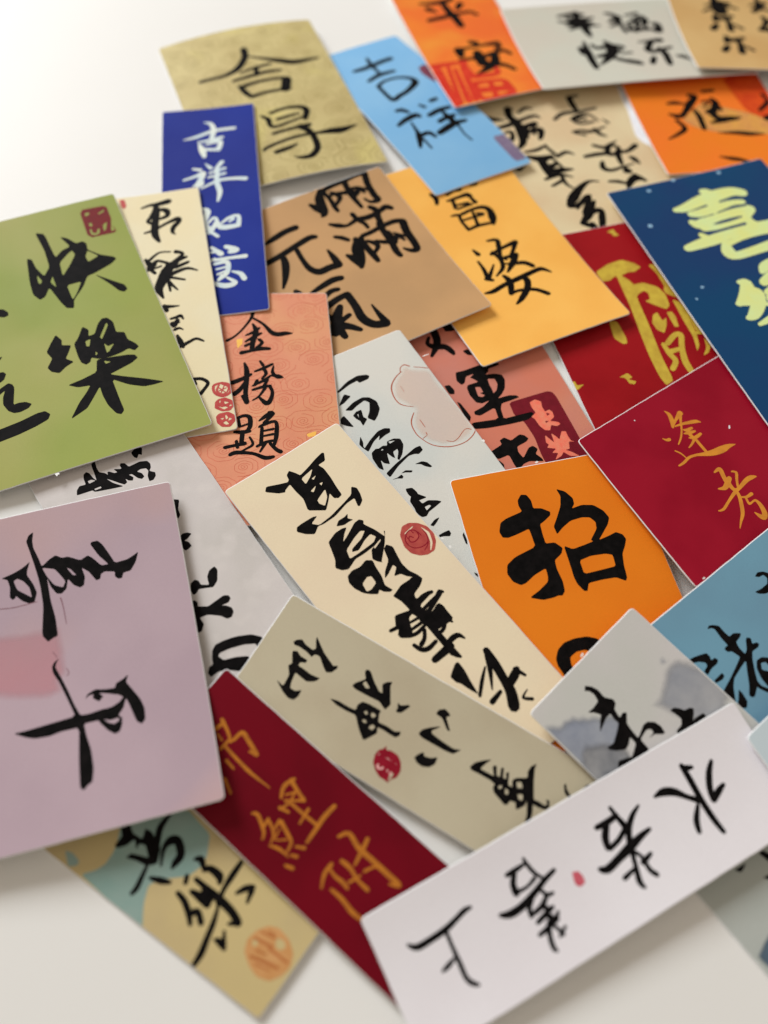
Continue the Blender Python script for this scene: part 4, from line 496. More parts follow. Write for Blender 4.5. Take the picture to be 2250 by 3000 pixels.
    '14.9,-45.6,2.58 10.3,-45.5,4.49 1.5,-47.4,5.86 -6.7,-48.2,6.53 -14.6,-48.4,5.27 -19.1,-46.3,4.57;-2.4,-52.1,3.28 -4.3,-50.2,5.26 -3.1,-44.7,5.84 -0.8,-40.3,3.84;9.7,-41.5,3.20 5.5,-40.9,4.46 -2.7,-41.6,4.49 -10.9,-42.3,3.24 -16.0,-41.4,2.92;11.8,-37.1,3.17 9.0,-35.0,5.07 1.1,-35.4,2.55 -6.8,-35.8,2.57 -13.9,-35.6,3.20;7.9,-35.9,4.41 0.3,-36.8,3.19 -7.8,-37.5,3.20 -14.5,-37.3,3.21 -16.6,-36.6,3.85;7.9,-33.4,5.68 3.4,-31.7,3.15 -4.2,-31.6,2.54 -12.7,-32.1,3.18;-16.6,-36.6,5.16 -12.6,-32.8,3.81 -13.6,-28.7,3.78 -16.3,-26.5,4.39 -22.7,-27.0,3.79;-12.6,-32.8,3.81 -12.2,-26.6,3.77;11.8,-29.6,2.51 10.6,-27.4,3.72;21.3,-24.5,3.67 15.0,-25.1,4.96 7.1,-25.7,5.60 -0.9,-26.4,5.02 -8.6,-26.5,5.04 -16.3,-26.5,5.07 -25.3,-26.1,3.79;4.5,-21.9,3.70 5.8,-17.4,6.12 3.8,-15.0,4.25 -3.8,-15.1,4.27 -14.4,-15.9,4.96;5.2,-21.5,3.08 -3.8,-23.0,2.50 -11.8,-23.6,3.13 -19.2,-23.1,3.14'),
   ('char', 'lemon',
    '10.7,-1.9,2.37 8.4,-0.1,5.32 11.9,4.6,5.26 17.0,8.0,2.88;7.1,3.2,2.93 6.7,6.2,5.26 10.4,11.2,5.76 14.7,14.8,4.58 17.6,15.5,2.28;17.5,7.9,2.32 11.6,8.6,4.03 6.2,11.4,2.32;-1.5,-3.9,2.40 -4.3,-6.0,4.83 -9.6,-7.2,4.86;0.9,1.2,4.12 -4.6,-1.2,4.79;2.4,6.4,3.50 -3.9,4.4,4.11;15.0,19.6,1.71 8.5,18.4,3.40 3.0,17.4,3.42;3.1,9.0,3.48 3.4,14.5,4.61'),
  ]),
 ('steel', [146.651, 88.532, 4.031], [[0.64255, -0.75817, -0.11099], [0.76254, 0.64692, -0.00459], [0.07529, -0.08169, 0.99381]],
  [(-31.0, -61.0), (-31.0, 61.0), (31.0, 61.0), (31.0, -61.0)], (-0.1, 0.2), [
   ('char', 'ink',
    'P -22.3,-18.1 -22.8,-16.4 -21.9,-14.6 -19.7,-12.9 -14.3,-10.8 -12.3,-13.1 -15.8,-17.2 -16.5,-19.6 -17.6,-21.2 -18.8,-21.9 -18.3,-19.3 -18.3,-16.5 -19.6,-15.1 -21.1,-15.4 -21.4,-17.1'),
   ('char', 'ink',
    'P -19.5,-43.4 -20.0,-42.2 -19.4,-41.0 -18.1,-39.6 -15.6,-39.6 -13.8,-39.3 -13.8,-37.4 -12.4,-35.5 -11.8,-36.4 -11.4,-38.8 -9.5,-39.3 -7.2,-39.1 -7.8,-37.7 -10.1,-35.7 -10.4,-34.9 -9.5,-34.0 -8.0,-34.9 -7.5,-33.4 -6.7,-33.1 -6.2,-34.1 -6.4,-36.6 -4.8,-38.3 -1.6,-40.6 0.7,-42.0 2.4,-42.0 4.1,-40.9 7.6,-39.4 4.8,-42.0 2.5,-43.2 1.8,-43.3 3.4,-46.1 2.9,-47.1 2.0,-47.2 -0.0,-45.0 -2.7,-42.9 -5.7,-40.4 -5.2,-43.1 -4.1,-47.4 -2.5,-49.4 0.3,-51.6 2.2,-53.0 -2.9,-54.1 -3.7,-52.2 -4.8,-48.4 -6.5,-43.6 -7.5,-41.1 -10.2,-42.0 -10.8,-43.2 -11.9,-43.5 -12.3,-42.8 -12.2,-41.7 -14.7,-41.8 -18.2,-41.5 -19.0,-42.1;P -16.3,-55.2 -15.9,-53.0 -15.2,-50.8 -14.5,-49.0 -13.2,-48.8 -12.1,-49.3 -12.0,-47.9 -11.0,-47.4 -10.3,-48.5 -10.3,-51.1 -9.6,-53.4 -11.0,-53.7 -11.6,-51.6 -12.6,-51.3 -14.0,-52.8 -14.7,-54.3 -15.4,-56.5;P -7.3,-53.1 -7.4,-50.8 -7.5,-49.3 -6.4,-49.3 -6.0,-50.5 -6.4,-53.0'),
   ('char', 'ink',
    'P 0.9,-50.8 -1.1,-48.6 0.5,-48.5 3.0,-49.0 4.2,-50.6 2.4,-53.1;P -3.7,-37.6 -3.5,-35.5 -1.8,-33.5 2.9,-33.4 8.7,-39.9 3.8,-40.5 0.9,-40.4 -2.0,-39.4;H -2.4,-37.0 -1.7,-35.6 0.1,-35.6 1.4,-36.3 -0.5,-38.1 -1.1,-38.1'),
   ('paper_burr', 'burr',
    'P -31.8,-33.1 -31.9,-32.2 -31.4,-32.0 -31.3,-32.8'),
  ]),
 ('ivory', [6.074, 80.379, 3.456], [[-0.73856, -0.67289, -0.04195], [0.67416, -0.73771, -0.03606], [-0.00668, -0.05491, 0.99847]],
  [(-22.57, -60.97), (-22.57, 63.03), (22.57, 60.97), (22.57, -63.03)], (-0.3, -0.2), [
   ('char', 'ink',
    'P 10.7,-55.9 6.9,-54.1 4.1,-52.9 3.3,-53.4 2.9,-55.2 1.3,-56.1 0.0,-54.0 -0.7,-52.4 -4.5,-53.2 -8.1,-54.2 -11.4,-54.8 -12.0,-54.3 -10.5,-51.7 -7.7,-51.8 -8.4,-49.6 -8.2,-45.5 -7.6,-41.6 -7.3,-38.2 -5.7,-37.9 -4.5,-38.8 -4.4,-41.1 -2.3,-39.0 0.2,-36.9 1.9,-38.2 4.9,-40.5 3.6,-44.7 4.0,-48.6 4.0,-51.8 6.4,-51.0 6.9,-50.4 8.9,-51.4 12.1,-54.5;H -0.2,-51.2 -5.4,-51.9 -3.1,-50.0 -0.2,-48.6;H 0.1,-45.6 -2.6,-46.2 -0.5,-44.6;H 0.3,-41.6 -4.2,-43.3 -3.0,-40.5 -0.5,-38.4 0.5,-40.2;H -2.9,-49.1 -4.8,-49.2 -3.2,-48.3;H -3.9,-46.1 -5.1,-45.8 -4.0,-45.0'),
   ('char', 'ink',
    'P -11.5,-38.6 -12.7,-37.1 -12.3,-34.8 -11.4,-32.4 -9.5,-31.3 -8.9,-31.7 -9.8,-34.7 -6.5,-34.7 -0.9,-33.4 3.7,-33.5 5.6,-34.0 8.1,-32.4 10.4,-34.2 12.2,-36.6 11.3,-37.9 9.4,-38.0 5.1,-37.7 3.7,-37.1 6.8,-36.0 5.1,-34.1 0.2,-34.3 -6.2,-35.5 -9.7,-36.3'),
   ('char', 'ink',
    'P 1.0,-30.3 -0.8,-31.5 -3.0,-31.3 -4.6,-31.6 -3.6,-30.3 -4.8,-28.8 -3.2,-29.1 -1.3,-29.1;P 6.3,-27.5 2.7,-28.7 0.0,-28.6 -1.4,-28.0 0.6,-26.6 2.6,-24.6 0.0,-25.6 -4.4,-27.7 -6.3,-27.7 -7.2,-26.5 -6.4,-25.5 -8.1,-21.7 -9.2,-17.8 -10.1,-19.6 -10.4,-19.3 -7.7,-16.0 -3.0,-11.8 -3.1,-11.3 -1.9,-12.7 -1.2,-14.2 -2.9,-16.9 -4.7,-17.4 -0.4,-17.3 3.0,-17.6 6.8,-16.2 8.7,-17.2 9.9,-19.1 8.3,-21.3 7.3,-24.4 6.7,-26.4;H 3.4,-21.8 -1.2,-23.6 -4.1,-24.3 -5.3,-23.4 -2.7,-21.9 1.7,-21.0 2.4,-20.1 0.3,-19.3 -3.3,-20.9 -6.0,-21.4 -6.9,-19.6 -5.1,-18.5 0.5,-18.5 4.4,-18.7;H -4.2,-17.3 -7.6,-18.1 -7.1,-17.5 -4.0,-16.5'),
   ('char', 'ink',
    'P -6.2,-14.7 -7.8,-15.4 -9.0,-13.5 -8.2,-10.2 -7.6,-7.2 -7.9,-4.1 -9.2,-1.2 -9.6,0.6 -8.3,1.5 -5.3,2.4 -3.8,3.1 -3.9,4.6 -7.0,4.7 -8.3,4.8 -9.7,5.9 -3.3,6.9 -3.6,9.4 -11.4,7.3 -11.5,8.3 -4.2,10.8 -8.9,11.3 -8.8,16.8 -2.4,16.2 -0.2,12.3 -0.1,8.1 2.4,5.6 0.1,6.1 0.4,2.1 1.4,-0.6 -0.3,-1.1 -2.8,-1.9 -7.6,-1.5 -6.1,-3.1 -5.2,-4.8 -3.0,-5.5 -5.5,-7.4 -5.1,-8.7 -2.1,-7.2 -0.3,-6.7 -1.7,-8.5 -5.0,-10.8;P 8.5,-14.6 6.2,-15.2 3.5,-14.6 0.7,-15.3 -1.0,-13.9 -0.4,-11.5 0.0,-8.0 1.1,-5.0 0.1,-2.3 1.1,-2.2 2.7,-3.5 3.4,-4.9 4.6,-4.0 6.5,-5.5 8.0,-7.1 9.3,-10.0 9.5,-12.6;H 6.4,-9.7 3.9,-10.6 2.6,-10.0 2.8,-7.3 5.3,-6.5 6.9,-6.8'),
   ('seal', 'waxred',
    'P -13.2,-15.1 -15.7,-17.1 -18.2,-16.7 -20.5,-14.8 -22.1,-12.1 -22.3,-8.9 -21.1,-6.3 -18.8,-4.2 -16.1,-4.4 -13.9,-5.7 -12.1,-8.1 -11.8,-11.2;H -14.8,-14.8 -18.3,-15.1 -18.6,-14.8 -14.6,-14.0;H -20.3,-13.5 -21.4,-10.1 -20.0,-6.7 -17.9,-4.9 -17.6,-5.1 -19.6,-7.5 -20.5,-10.3'),
   ('seal', 'waxdark',
    '-16.1,-11.8,0.38 -15.5,-12.8,0.38 -14.7,-12.4,0.38 -14.5,-11.1,0.38 -15.9,-10.4,0.38 -17.8,-11.0,0.38 -18.2,-13.2,0.38 -16.5,-14.5,0.38 -14.4,-13.7,0.38 -13.2,-11.7,0.38 -13.9,-9.1,0.37 -16.4,-7.6,0.37 -19.1,-7.9,0.38 -20.3,-10.5,0.38;-14.9,-14.3,0.30 -14.4,-12.6,0.30;-20.2,-12.1,0.30 -20.0,-9.7,0.30 -18.6,-7.3,0.30 -16.2,-6.2,0.30;-17.0,-14.6,0.30 -17.1,-13.0,0.30;-18.5,-12.4,0.30 -18.6,-10.8,0.30'),
   ('char', 'ink',
    'P -7.4,-1.9 -9.3,0.9 -7.5,2.0 -4.3,2.9 -3.3,5.6 -0.9,4.5 0.5,2.1 1.1,-0.1 0.1,-1.0 -3.9,-1.2;-0.4,1.1,1.64 -1.2,4.7,2.28 -1.7,8.5,2.26 -1.8,14.3,2.24 -1.8,20.1,2.21 -2.0,24.7,2.19 -2.7,26.8,0.94;-3.3,5.6,1.30 -6.1,5.2,1.47 -9.0,5.8,1.15;-3.4,8.5,1.13 -7.1,8.1,1.30 -9.4,7.8,1.15 -11.0,7.0,0.99 -11.8,8.0,0.82;-3.4,11.5,1.29 -6.1,11.2,1.46 -8.0,10.5,1.30 -8.6,12.2,0.81;-2.9,14.0,1.28 -5.2,13.7,1.29 -6.7,14.5,1.45 -7.8,17.1,0.64;-6.5,15.2,1.29 -4.5,17.0,1.28 -3.0,17.3,1.27;-2.4,21.4,1.58 -4.4,21.0,1.90 -6.5,21.4,1.59 -7.4,23.3,0.63;-2.3,22.5,2.83 0.7,22.6,2.50 4.0,22.7,2.18;-1.5,24.3,1.88 -2.7,26.8,0.94;P 4.9,4.5 0.4,6.0 0.2,7.4 1.8,7.8 2.8,9.5 3.5,11.4 4.5,13.0 5.4,13.1 7.9,11.2 8.0,9.9 6.8,8.8 6.9,7.5;8.9,7.5,1.11 6.9,7.9,1.28;2.6,9.2,0.80 0.0,9.6,0.96;3.8,11.2,0.96 -0.1,11.4,1.12;5.3,12.4,1.27 2.9,13.1,1.27 -0.3,12.7,1.12;0.6,13.7,1.27 2.2,15.7,1.27 4.2,16.6,1.58;6.1,15.4,1.26 5.2,17.8,1.57 3.3,18.9,1.57 0.1,18.6,1.26'),
   ('char', 'ink',
    'P -0.2,27.3 -1.1,27.6 -1.0,30.6 -0.2,34.3 0.5,38.8 1.7,35.9 2.6,32.9 3.4,31.9 3.8,29.6 2.1,28.5;-10.0,30.3,2.19 -9.3,35.3,2.79 -8.3,40.4,2.76 -7.5,44.0,3.34 -5.4,47.7,3.60;-8.9,42.1,2.44 -12.0,41.0,2.77 -13.5,40.2,1.85;-13.0,39.9,1.54 -14.2,43.1,0.92;-9.4,31.4,1.88 -7.0,35.4,1.54 -3.6,40.1,0.46;-6.4,33.8,0.62 -2.8,36.4,1.22 0.5,39.2,1.06;-5.1,42.1,1.21 -1.2,42.8,1.81;-11.8,46.6,0.30 -9.2,47.6,0.91 -11.1,49.6,1.06'),
   ('paper_burr', 'burr',
    'P -23.1,-6.3 -23.6,-5.9 -23.6,-5.3 -22.9,-5.6'),
   ('paper_burr', 'burr',
    'P -23.2,-2.6 -23.8,-2.3 -23.7,-1.6 -22.9,-1.5 -23.0,-2.1'),
  ]),
 ('sage', [21.268, 33.988, 2.226], [[-0.4469, -0.89432, -0.0219], [0.8945, -0.44639, -0.02445], [0.01209, -0.03052, 0.99946]],
  [(-18.0, -62.36), (-18.0, 62.64), (18.0, 62.36), (18.0, -62.64)], (-0.8, 0.3), [
   ('char', 'ink',
    'P -5.6,-54.0 -6.7,-53.3 -7.5,-52.0 -6.7,-50.3 -6.4,-47.6 -7.2,-47.0 -9.3,-48.3 -10.5,-48.7 -9.1,-46.7 -7.4,-44.2 -6.3,-41.7 -5.4,-39.7 -6.2,-38.8 -5.5,-38.3 -3.5,-39.2 -2.7,-40.6 -3.8,-42.3 -5.7,-44.6 -5.8,-45.7 -5.3,-46.5 -4.4,-46.7 -5.0,-48.9 -5.2,-51.6 -4.9,-53.2;P -2.5,-52.4 -3.2,-52.5 -3.8,-51.4 -3.0,-49.8 -3.0,-47.3 -2.0,-47.3 -1.4,-48.8 -0.3,-48.8 -0.2,-46.6 0.1,-44.2 -0.2,-41.8 -0.5,-41.3 0.7,-41.6 1.6,-42.5 2.5,-44.1 2.3,-46.0 1.9,-48.4 5.1,-47.8 6.5,-47.2 6.5,-45.4 5.3,-44.0 7.3,-43.8 9.0,-44.5 9.3,-46.1 8.6,-48.3 7.4,-50.5 6.5,-51.9 7.1,-49.3 3.4,-49.6 1.2,-51.4 0.1,-50.7'),
   ('char', 'ink',
    'P -8.4,-30.6 -9.4,-30.8 -9.8,-30.0 -9.6,-29.2 -7.7,-27.0 -5.9,-24.2 -5.9,-23.1 -8.2,-24.5 -9.5,-23.5 -10.3,-22.2 -8.9,-22.1 -6.3,-20.6 -4.3,-19.4 -2.3,-20.0 -2.5,-20.8 -3.4,-22.7 -3.1,-26.1 -2.9,-30.5 -3.2,-31.8 -4.3,-31.7 -7.0,-29.4;H -5.5,-29.6 -6.5,-29.1 -5.3,-27.0 -4.7,-28.1;P 3.2,-35.6 2.5,-33.2 2.5,-29.7 2.2,-27.4 0.6,-27.7 -0.9,-26.9 -1.3,-25.0 -1.4,-20.9 -0.3,-20.9 1.8,-20.0 1.5,-17.1 1.7,-14.6 0.8,-13.1 1.9,-12.8 3.0,-13.5 3.1,-14.8 3.0,-18.0 3.2,-19.5 4.7,-18.7 8.0,-20.8 8.3,-21.3 6.4,-23.8 3.4,-26.7 3.8,-29.6 3.8,-33.1;H 0.6,-23.1 0.2,-22.4 0.6,-21.4 1.6,-21.9 1.4,-22.7;H 4.2,-21.7 3.1,-21.0 3.5,-20.0 4.7,-20.4 4.7,-21.4;H 1.4,-25.1 0.7,-24.5 1.3,-23.8 1.9,-24.1;H 3.8,-24.4 3.1,-23.8 3.5,-22.8 4.1,-23.2;P -5.9,-17.9 -5.6,-16.7 -7.0,-14.7 -6.7,-14.2 -4.3,-15.3 -3.6,-15.9 -3.3,-17.1 -4.6,-17.2'),
   ('char', 'ink',
    'P -8.7,-6.7 -10.2,-6.5 -11.3,-5.1 -10.9,-3.5 -10.3,-2.8 -9.4,-3.7 -7.3,-1.6 -6.5,-0.8 -6.3,-1.7 -8.6,-4.6;P -1.3,-8.4 -2.9,-8.0 -4.6,-6.2 -6.2,-4.0 -6.0,-3.9 -4.0,-5.5 -3.3,-5.1 -2.9,-1.9 -2.7,2.3 -3.6,4.4 -1.4,2.9 -1.0,0.5 -0.9,-3.5 -0.8,-7.1;P 5.0,-6.3 3.7,-5.7 2.4,-4.7 3.3,-3.9 2.8,-2.1 1.6,-0.5 3.7,-0.3 5.3,-1.4 6.1,-3.3 5.9,-5.1'),
   ('seal', 'waxdark',
    'P 12.1,-15.7 9.9,-16.3 8.3,-15.9 7.5,-15.0 6.3,-14.7 7.3,-14.1 6.8,-12.7 6.9,-10.6 8.1,-8.9 10.1,-7.8 12.3,-7.9 13.7,-9.1 14.8,-9.4 14.6,-10.6 14.6,-12.2 13.7,-14.0;H 12.0,-10.0 11.8,-9.1 13.1,-9.1 14.6,-9.6 13.5,-9.8'),
   ('seal_mark', 'pinkmark',
    '12.3,-14.2,0.51 11.1,-13.9,0.51 11.4,-12.7,0.51 12.8,-12.9,0.57 12.5,-14.1,0.51;9.8,-14.0,0.51 9.3,-12.6,0.51 9.6,-10.8,0.51;11.4,-11.7,0.51 10.4,-10.6,0.51 9.4,-9.9,0.57;10.2,-12.4,0.37 12.2,-10.9,0.37;10.9,-15.7,0.29 9.3,-15.3,0.29;11.0,-9.9,0.45 12.6,-10.0,0.39'),
   ('char', 'ink',
    'P -0.8,8.6 -2.6,9.4 -4.3,11.2 -5.7,13.1 -3.8,12.1 -1.8,11.4 -1.9,13.7 -2.0,15.6 -3.9,14.3 -4.5,14.3 -4.9,15.1 -2.5,16.3 -2.7,17.2 -5.0,16.4 -5.5,17.1 -2.9,18.1 -3.1,19.0 -4.5,18.2 -5.2,18.9 -1.9,20.2 -2.0,21.4 -3.7,20.6 -4.8,21.4 -6.4,24.1 -7.9,23.4 -9.6,23.6 -11.2,24.7 -9.7,24.8 -6.3,26.1 -2.1,28.1 -2.4,29.6 -2.2,31.3 -2.8,31.9 -3.9,31.1 -4.1,32.0 -2.4,32.8 -1.3,32.0 -0.9,30.3 -0.8,28.4 0.7,29.1 3.3,29.7 4.5,28.4 2.5,28.1 -0.9,26.5 0.6,26.6 2.8,25.0 1.9,24.3 1.2,24.0 1.5,22.5 2.9,22.2 3.3,21.4 2.7,19.9 1.9,17.5 0.8,16.7 -0.2,16.8 -0.5,15.1 -0.4,11.8 -0.2,9.3;H -3.8,21.8 -4.5,23.1 -3.2,24.1 -2.5,22.8;H -1.0,23.5 -1.8,24.8 -0.3,25.5 0.0,24.4;H -0.2,17.8 -1.0,18.7 -0.3,19.0 0.4,18.4;H -0.7,19.8 -0.7,20.8 0.3,21.3 0.7,20.5'),
   ('char', 'ink',
    'P -9.8,33.8 -10.6,34.1 -9.3,35.0 -8.5,36.3 -7.8,37.3 -7.5,36.2 -8.0,34.9;P -11.5,38.8 -13.5,39.5 -14.3,41.9 -11.4,41.3 -10.2,39.3'),
  ]),
 ('landscape', [82.441, 44.44, 5.067], [[-0.66365, -0.74492, -0.06826], [0.74757, -0.65723, -0.09585], [0.02654, -0.11465, 0.99305]],
  [(23.13, -28.69), (-23.13, -27.31), (-23.13, 28.69), (23.13, 27.31)], (-0.25, -0.1), [
   ('mountain', 'wash1',
    'P -3.8,-5.2 -7.4,-5.3 -10.8,-6.5 -13.4,-8.1 -15.5,-9.0 -17.9,-9.2 -19.7,-8.7 -21.3,-7.6 -21.7,-6.3 -22.8,-5.7 -23.2,-3.6 -27.1,1.1 -25.7,9.8 -16.4,12.9 -9.8,8.5 -7.1,3.0 -5.7,-0.9'),
   ('mountain', 'wash2',
    'P 24.2,-23.7 21.9,-23.4 20.0,-21.9 19.1,-20.3 17.1,-20.8 15.9,-19.9 14.3,-19.6 13.5,-18.0 11.7,-17.5 11.5,-16.1 10.0,-15.4 8.9,-13.5 6.1,-12.4 4.4,-9.1 5.8,-5.7 8.5,-2.7 15.4,-2.5 28.9,-0.6 35.1,-10.5 33.2,-27.8;P -16.6,-11.7 -18.0,-11.7 -18.4,-10.8 -17.9,-9.6 -19.3,-9.9 -17.8,-8.8 -15.8,-9.2 -15.4,-10.8'),
   ('mountain', 'wash3',
    'P 19.4,-12.3 17.2,-12.5 16.4,-10.9 14.9,-9.8 12.7,-7.7 10.6,-4.8 9.8,-1.7 11.1,1.7 19.5,3.0 31.9,-1.8 25.1,-8.3'),
   ('char', 'ink',
    'P 5.4,-22.3 4.1,-20.7 3.5,-18.8 3.8,-16.2 2.3,-13.9 2.7,-12.7 4.3,-11.9 5.0,-9.3 3.3,-9.6 2.4,-8.8 4.7,-6.9 5.1,-5.4 5.6,-1.9 1.6,-3.2 0.1,-2.9 -1.4,-1.4 -1.8,0.6 -1.3,2.5 -0.6,2.6 1.3,0.7 3.3,0.4 1.1,0.2 1.0,-1.0 2.1,-1.7 5.4,-1.3 5.7,2.3 9.0,1.5 12.4,0.4 14.4,0.8 15.8,-0.6 15.8,-1.4 14.5,-2.1 12.2,-0.9 10.9,-0.0 7.2,-1.5 7.1,-3.8 8.9,-2.8 10.6,-2.5 12.8,-4.2 14.1,-5.9 14.0,-6.7 11.9,-6.1 9.0,-7.3 6.4,-8.6 6.6,-10.0 6.1,-12.0 7.9,-12.1 10.1,-11.4 12.3,-10.8 9.8,-12.8 8.3,-13.7 9.3,-15.5 10.6,-16.8 8.7,-16.5 6.0,-16.7 5.3,-18.9 5.7,-20.5 6.6,-21.4'),
   ('char', 'ink',
    'P -7.2,-0.2 -8.8,0.2 -9.8,1.6 -10.3,2.8 -12.0,3.4 -12.7,4.4 -11.3,5.5 -9.7,6.3 -11.0,6.4 -13.9,7.2 -12.7,10.1 -6.4,9.1 -3.1,7.9 -3.9,4.7 -6.4,4.7 -7.7,3.6 -7.6,1.8'),
   ('bird', 'wash3',
    'P -20.9,-5.4 -22.5,-4.7 -23.4,-3.8 -22.7,-3.2 -22.0,-4.3'),
   ('paper_burr', 'burr',
    'P -0.3,-28.8 -1.2,-29.1 -1.7,-28.7 -1.2,-28.4 -0.2,-28.3'),
  ]),
 ('koi', [-7.392, 7.159, 2.859], [[-0.58506, -0.80991, -0.04194], [0.81099, -0.58412, -0.03314], [0.00234, -0.0534, 0.99857]],
  [(-16.75, -55.73), (-16.75, 55.27), (16.75, 55.73), (16.75, -55.27)], (-0.3, -0.8), [
   ('char', 'ochre_dark',
    '-5.3,-46.3,1.25 -4.0,-42.8,0.93 -2.6,-40.3,0.93;-2.5,-45.9,1.24 -5.0,-45.4,0.94;-1.7,-44.5,0.62 -1.3,-42.4,0.62;-2.6,-40.9,0.93 0.6,-41.1,0.92;-0.7,-40.7,0.92 -0.3,-35.9,0.91 -0.1,-30.2,0.91 -0.6,-23.6,0.30;-3.4,-40.0,0.93 -6.4,-39.5,1.24 -6.0,-36.9,1.24 -4.7,-32.3,1.23;-4.7,-32.3,1.23 -4.0,-34.4,0.61;1.8,-37.7,0.91 2.1,-34.6,0.60;5.6,-34.6,0.90 7.2,-30.8,0.59'),
   ('char', 'ochre_dark',
    '-6.6,-19.9,0.91 -3.4,-20.8,1.20 -0.7,-19.4,0.74;-5.8,-20.3,1.21 -4.8,-16.8,1.05 -4.2,-14.1,1.04;-2.0,-19.0,0.45 -4.6,-17.1,0.60;-0.9,-18.0,0.89 -2.4,-16.2,0.59 -4.2,-14.1,0.89;-4.6,-17.6,0.45 -1.4,-16.8,0.74 1.7,-17.7,0.59;1.4,-18.0,0.88 0.7,-15.4,0.74;-1.4,-16.3,0.89 -1.5,-12.2,0.88 -1.8,-7.2,0.88;-3.3,-11.7,0.89 0.9,-11.1,0.58;-8.4,-6.7,1.19 -4.7,-7.1,1.32 -0.8,-6.8,1.16 3.1,-6.5,0.86;7.2,-22.7,0.59 6.5,-21.3,1.02 8.6,-17.1,0.87 10.2,-16.2,0.43;5.5,-18.4,0.88 8.4,-17.9,0.58;3.8,-15.8,0.88 7.2,-15.3,0.58;5.8,-17.6,0.87 7.2,-14.8,0.72 9.2,-13.9,0.57;3.8,-15.2,1.17 5.0,-11.5,1.01 5.8,-9.7,0.86 8.3,-9.0,0.57;5.4,-14.3,0.44 8.0,-13.5,0.43 6.0,-11.1,0.43;10.0,-13.7,0.57 9.0,-10.9,0.86 8.9,-8.0,0.43;5.8,-8.1,0.57 4.6,-6.1,1.00;8.1,-7.6,0.71 7.4,-6.2,0.85;10.9,-7.1,0.71 10.2,-5.2,0.99'),
   ('char', 'ochre_dark',
    '-3.4,-0.8,0.87 -5.7,0.8,1.16 -4.7,5.2,1.44 -4.7,10.7,1.42 -4.7,15.7,1.41 -4.6,19.2,1.26 -3.2,17.0,0.56;-7.8,5.6,1.16 -3.1,6.6,1.14 -0.8,7.0,0.57;-1.4,10.0,0.85 -3.9,11.4,0.57 -5.1,13.4,0.57;2.9,2.1,0.99 5.9,2.2,0.99 8.9,3.8,0.56;3.9,1.9,0.57 4.5,4.5,0.84 4.3,7.3,1.12 4.6,9.1,0.84;0.6,3.7,1.14 0.5,6.6,1.13 1.4,9.8,0.84 1.5,13.4,1.12;3.3,8.5,0.84 0.1,9.8,0.56;7.5,6.1,0.83 7.4,9.5,1.11 8.0,13.5,1.23 7.8,16.3,1.09'),
  ]),
 ('lilac', [-97.397, 51.029, 3.605], [[-0.94143, -0.3326, -0.05554], [0.33234, -0.94305, 0.01425], [-0.05712, -0.00505, 0.99835]],
  [(-45.98, -49.3), (-45.98, 52.02), (45.98, 49.3), (45.98, -52.02)], (0.5, -2.4), [
   ('patch', 'rosepatch',
    'P 16.3,-14.0 7.6,-11.9 0.3,-10.9 -5.2,-10.5 -6.9,-10.0 -7.3,-5.9 -7.8,-2.7 -7.5,1.1 -7.5,4.9 -5.6,6.6 -6.7,10.7 -1.7,11.5 8.7,9.2 17.0,5.6'),
   ('char', 'ink',
    'P 9.7,-30.4 6.3,-31.0 3.5,-31.9 2.0,-32.7 0.7,-33.6 1.8,-30.6 1.9,-29.3 0.3,-25.9 -0.6,-22.8 0.4,-19.8 1.9,-19.8 4.0,-21.3 5.7,-23.4 6.1,-22.7 6.9,-22.5 7.6,-23.5 7.3,-26.8 7.9,-29.4;H 6.1,-28.5 4.9,-29.0 3.1,-27.6 1.5,-25.0 1.0,-21.6 2.4,-22.8 5.2,-25.3;P -1.3,-43.3 -0.7,-40.5 -0.8,-37.9 -2.0,-34.1 -2.8,-30.9 -5.3,-32.7 -7.3,-33.5 -9.1,-32.1 -11.0,-32.0 -14.6,-29.7 -17.0,-30.7 -18.4,-29.4 -20.7,-26.2 -22.9,-26.0 -20.3,-29.7 -18.2,-34.2 -18.7,-34.9 -20.6,-34.8 -21.9,-33.1 -23.4,-29.7 -24.9,-25.9 -28.7,-26.0 -30.8,-26.8 -32.4,-27.6 -31.2,-24.5 -29.3,-22.0 -27.0,-21.9 -26.4,-20.3 -25.3,-20.3 -24.3,-21.4 -24.5,-23.0 -21.5,-23.9 -20.3,-23.4 -19.8,-21.8 -18.6,-21.7 -18.0,-22.8 -16.7,-25.2 -14.7,-27.1 -15.4,-23.9 -14.8,-21.2 -13.6,-20.7 -11.8,-22.0 -10.2,-24.6 -9.5,-21.5 -7.9,-20.3 -6.4,-20.7 -4.8,-23.6 -4.0,-26.8 -4.4,-19.2 -5.4,-12.9 -5.6,-7.2 -4.1,-6.9 -2.6,-6.1 -1.0,-8.6 -2.1,-17.9 -1.8,-24.1 -1.4,-27.5 -0.6,-32.0 0.4,-37.0 1.2,-40.6 0.3,-42.5;H -2.8,-30.5 -4.0,-27.2 -6.0,-23.7 -8.5,-22.2 -9.4,-24.0 -7.8,-27.0 -6.5,-29.0;H -10.2,-28.4 -11.3,-27.6 -12.9,-25.1 -11.8,-25.4'),
   ('fine_line', 'greyline',
    '12.6,-21.1,0.23 7.1,-19.9,0.27 -0.4,-19.8,0.23;-7.4,-19.0,0.39 -7.9,-16.4,0.31 -8.4,-10.2,0.19;-7.3,3.5,0.22 -7.8,5.2,0.25 -7.1,5.7,0.22;-3.8,-2.5,0.26 -4.7,-0.7,0.22'),
   ('char', 'ink',
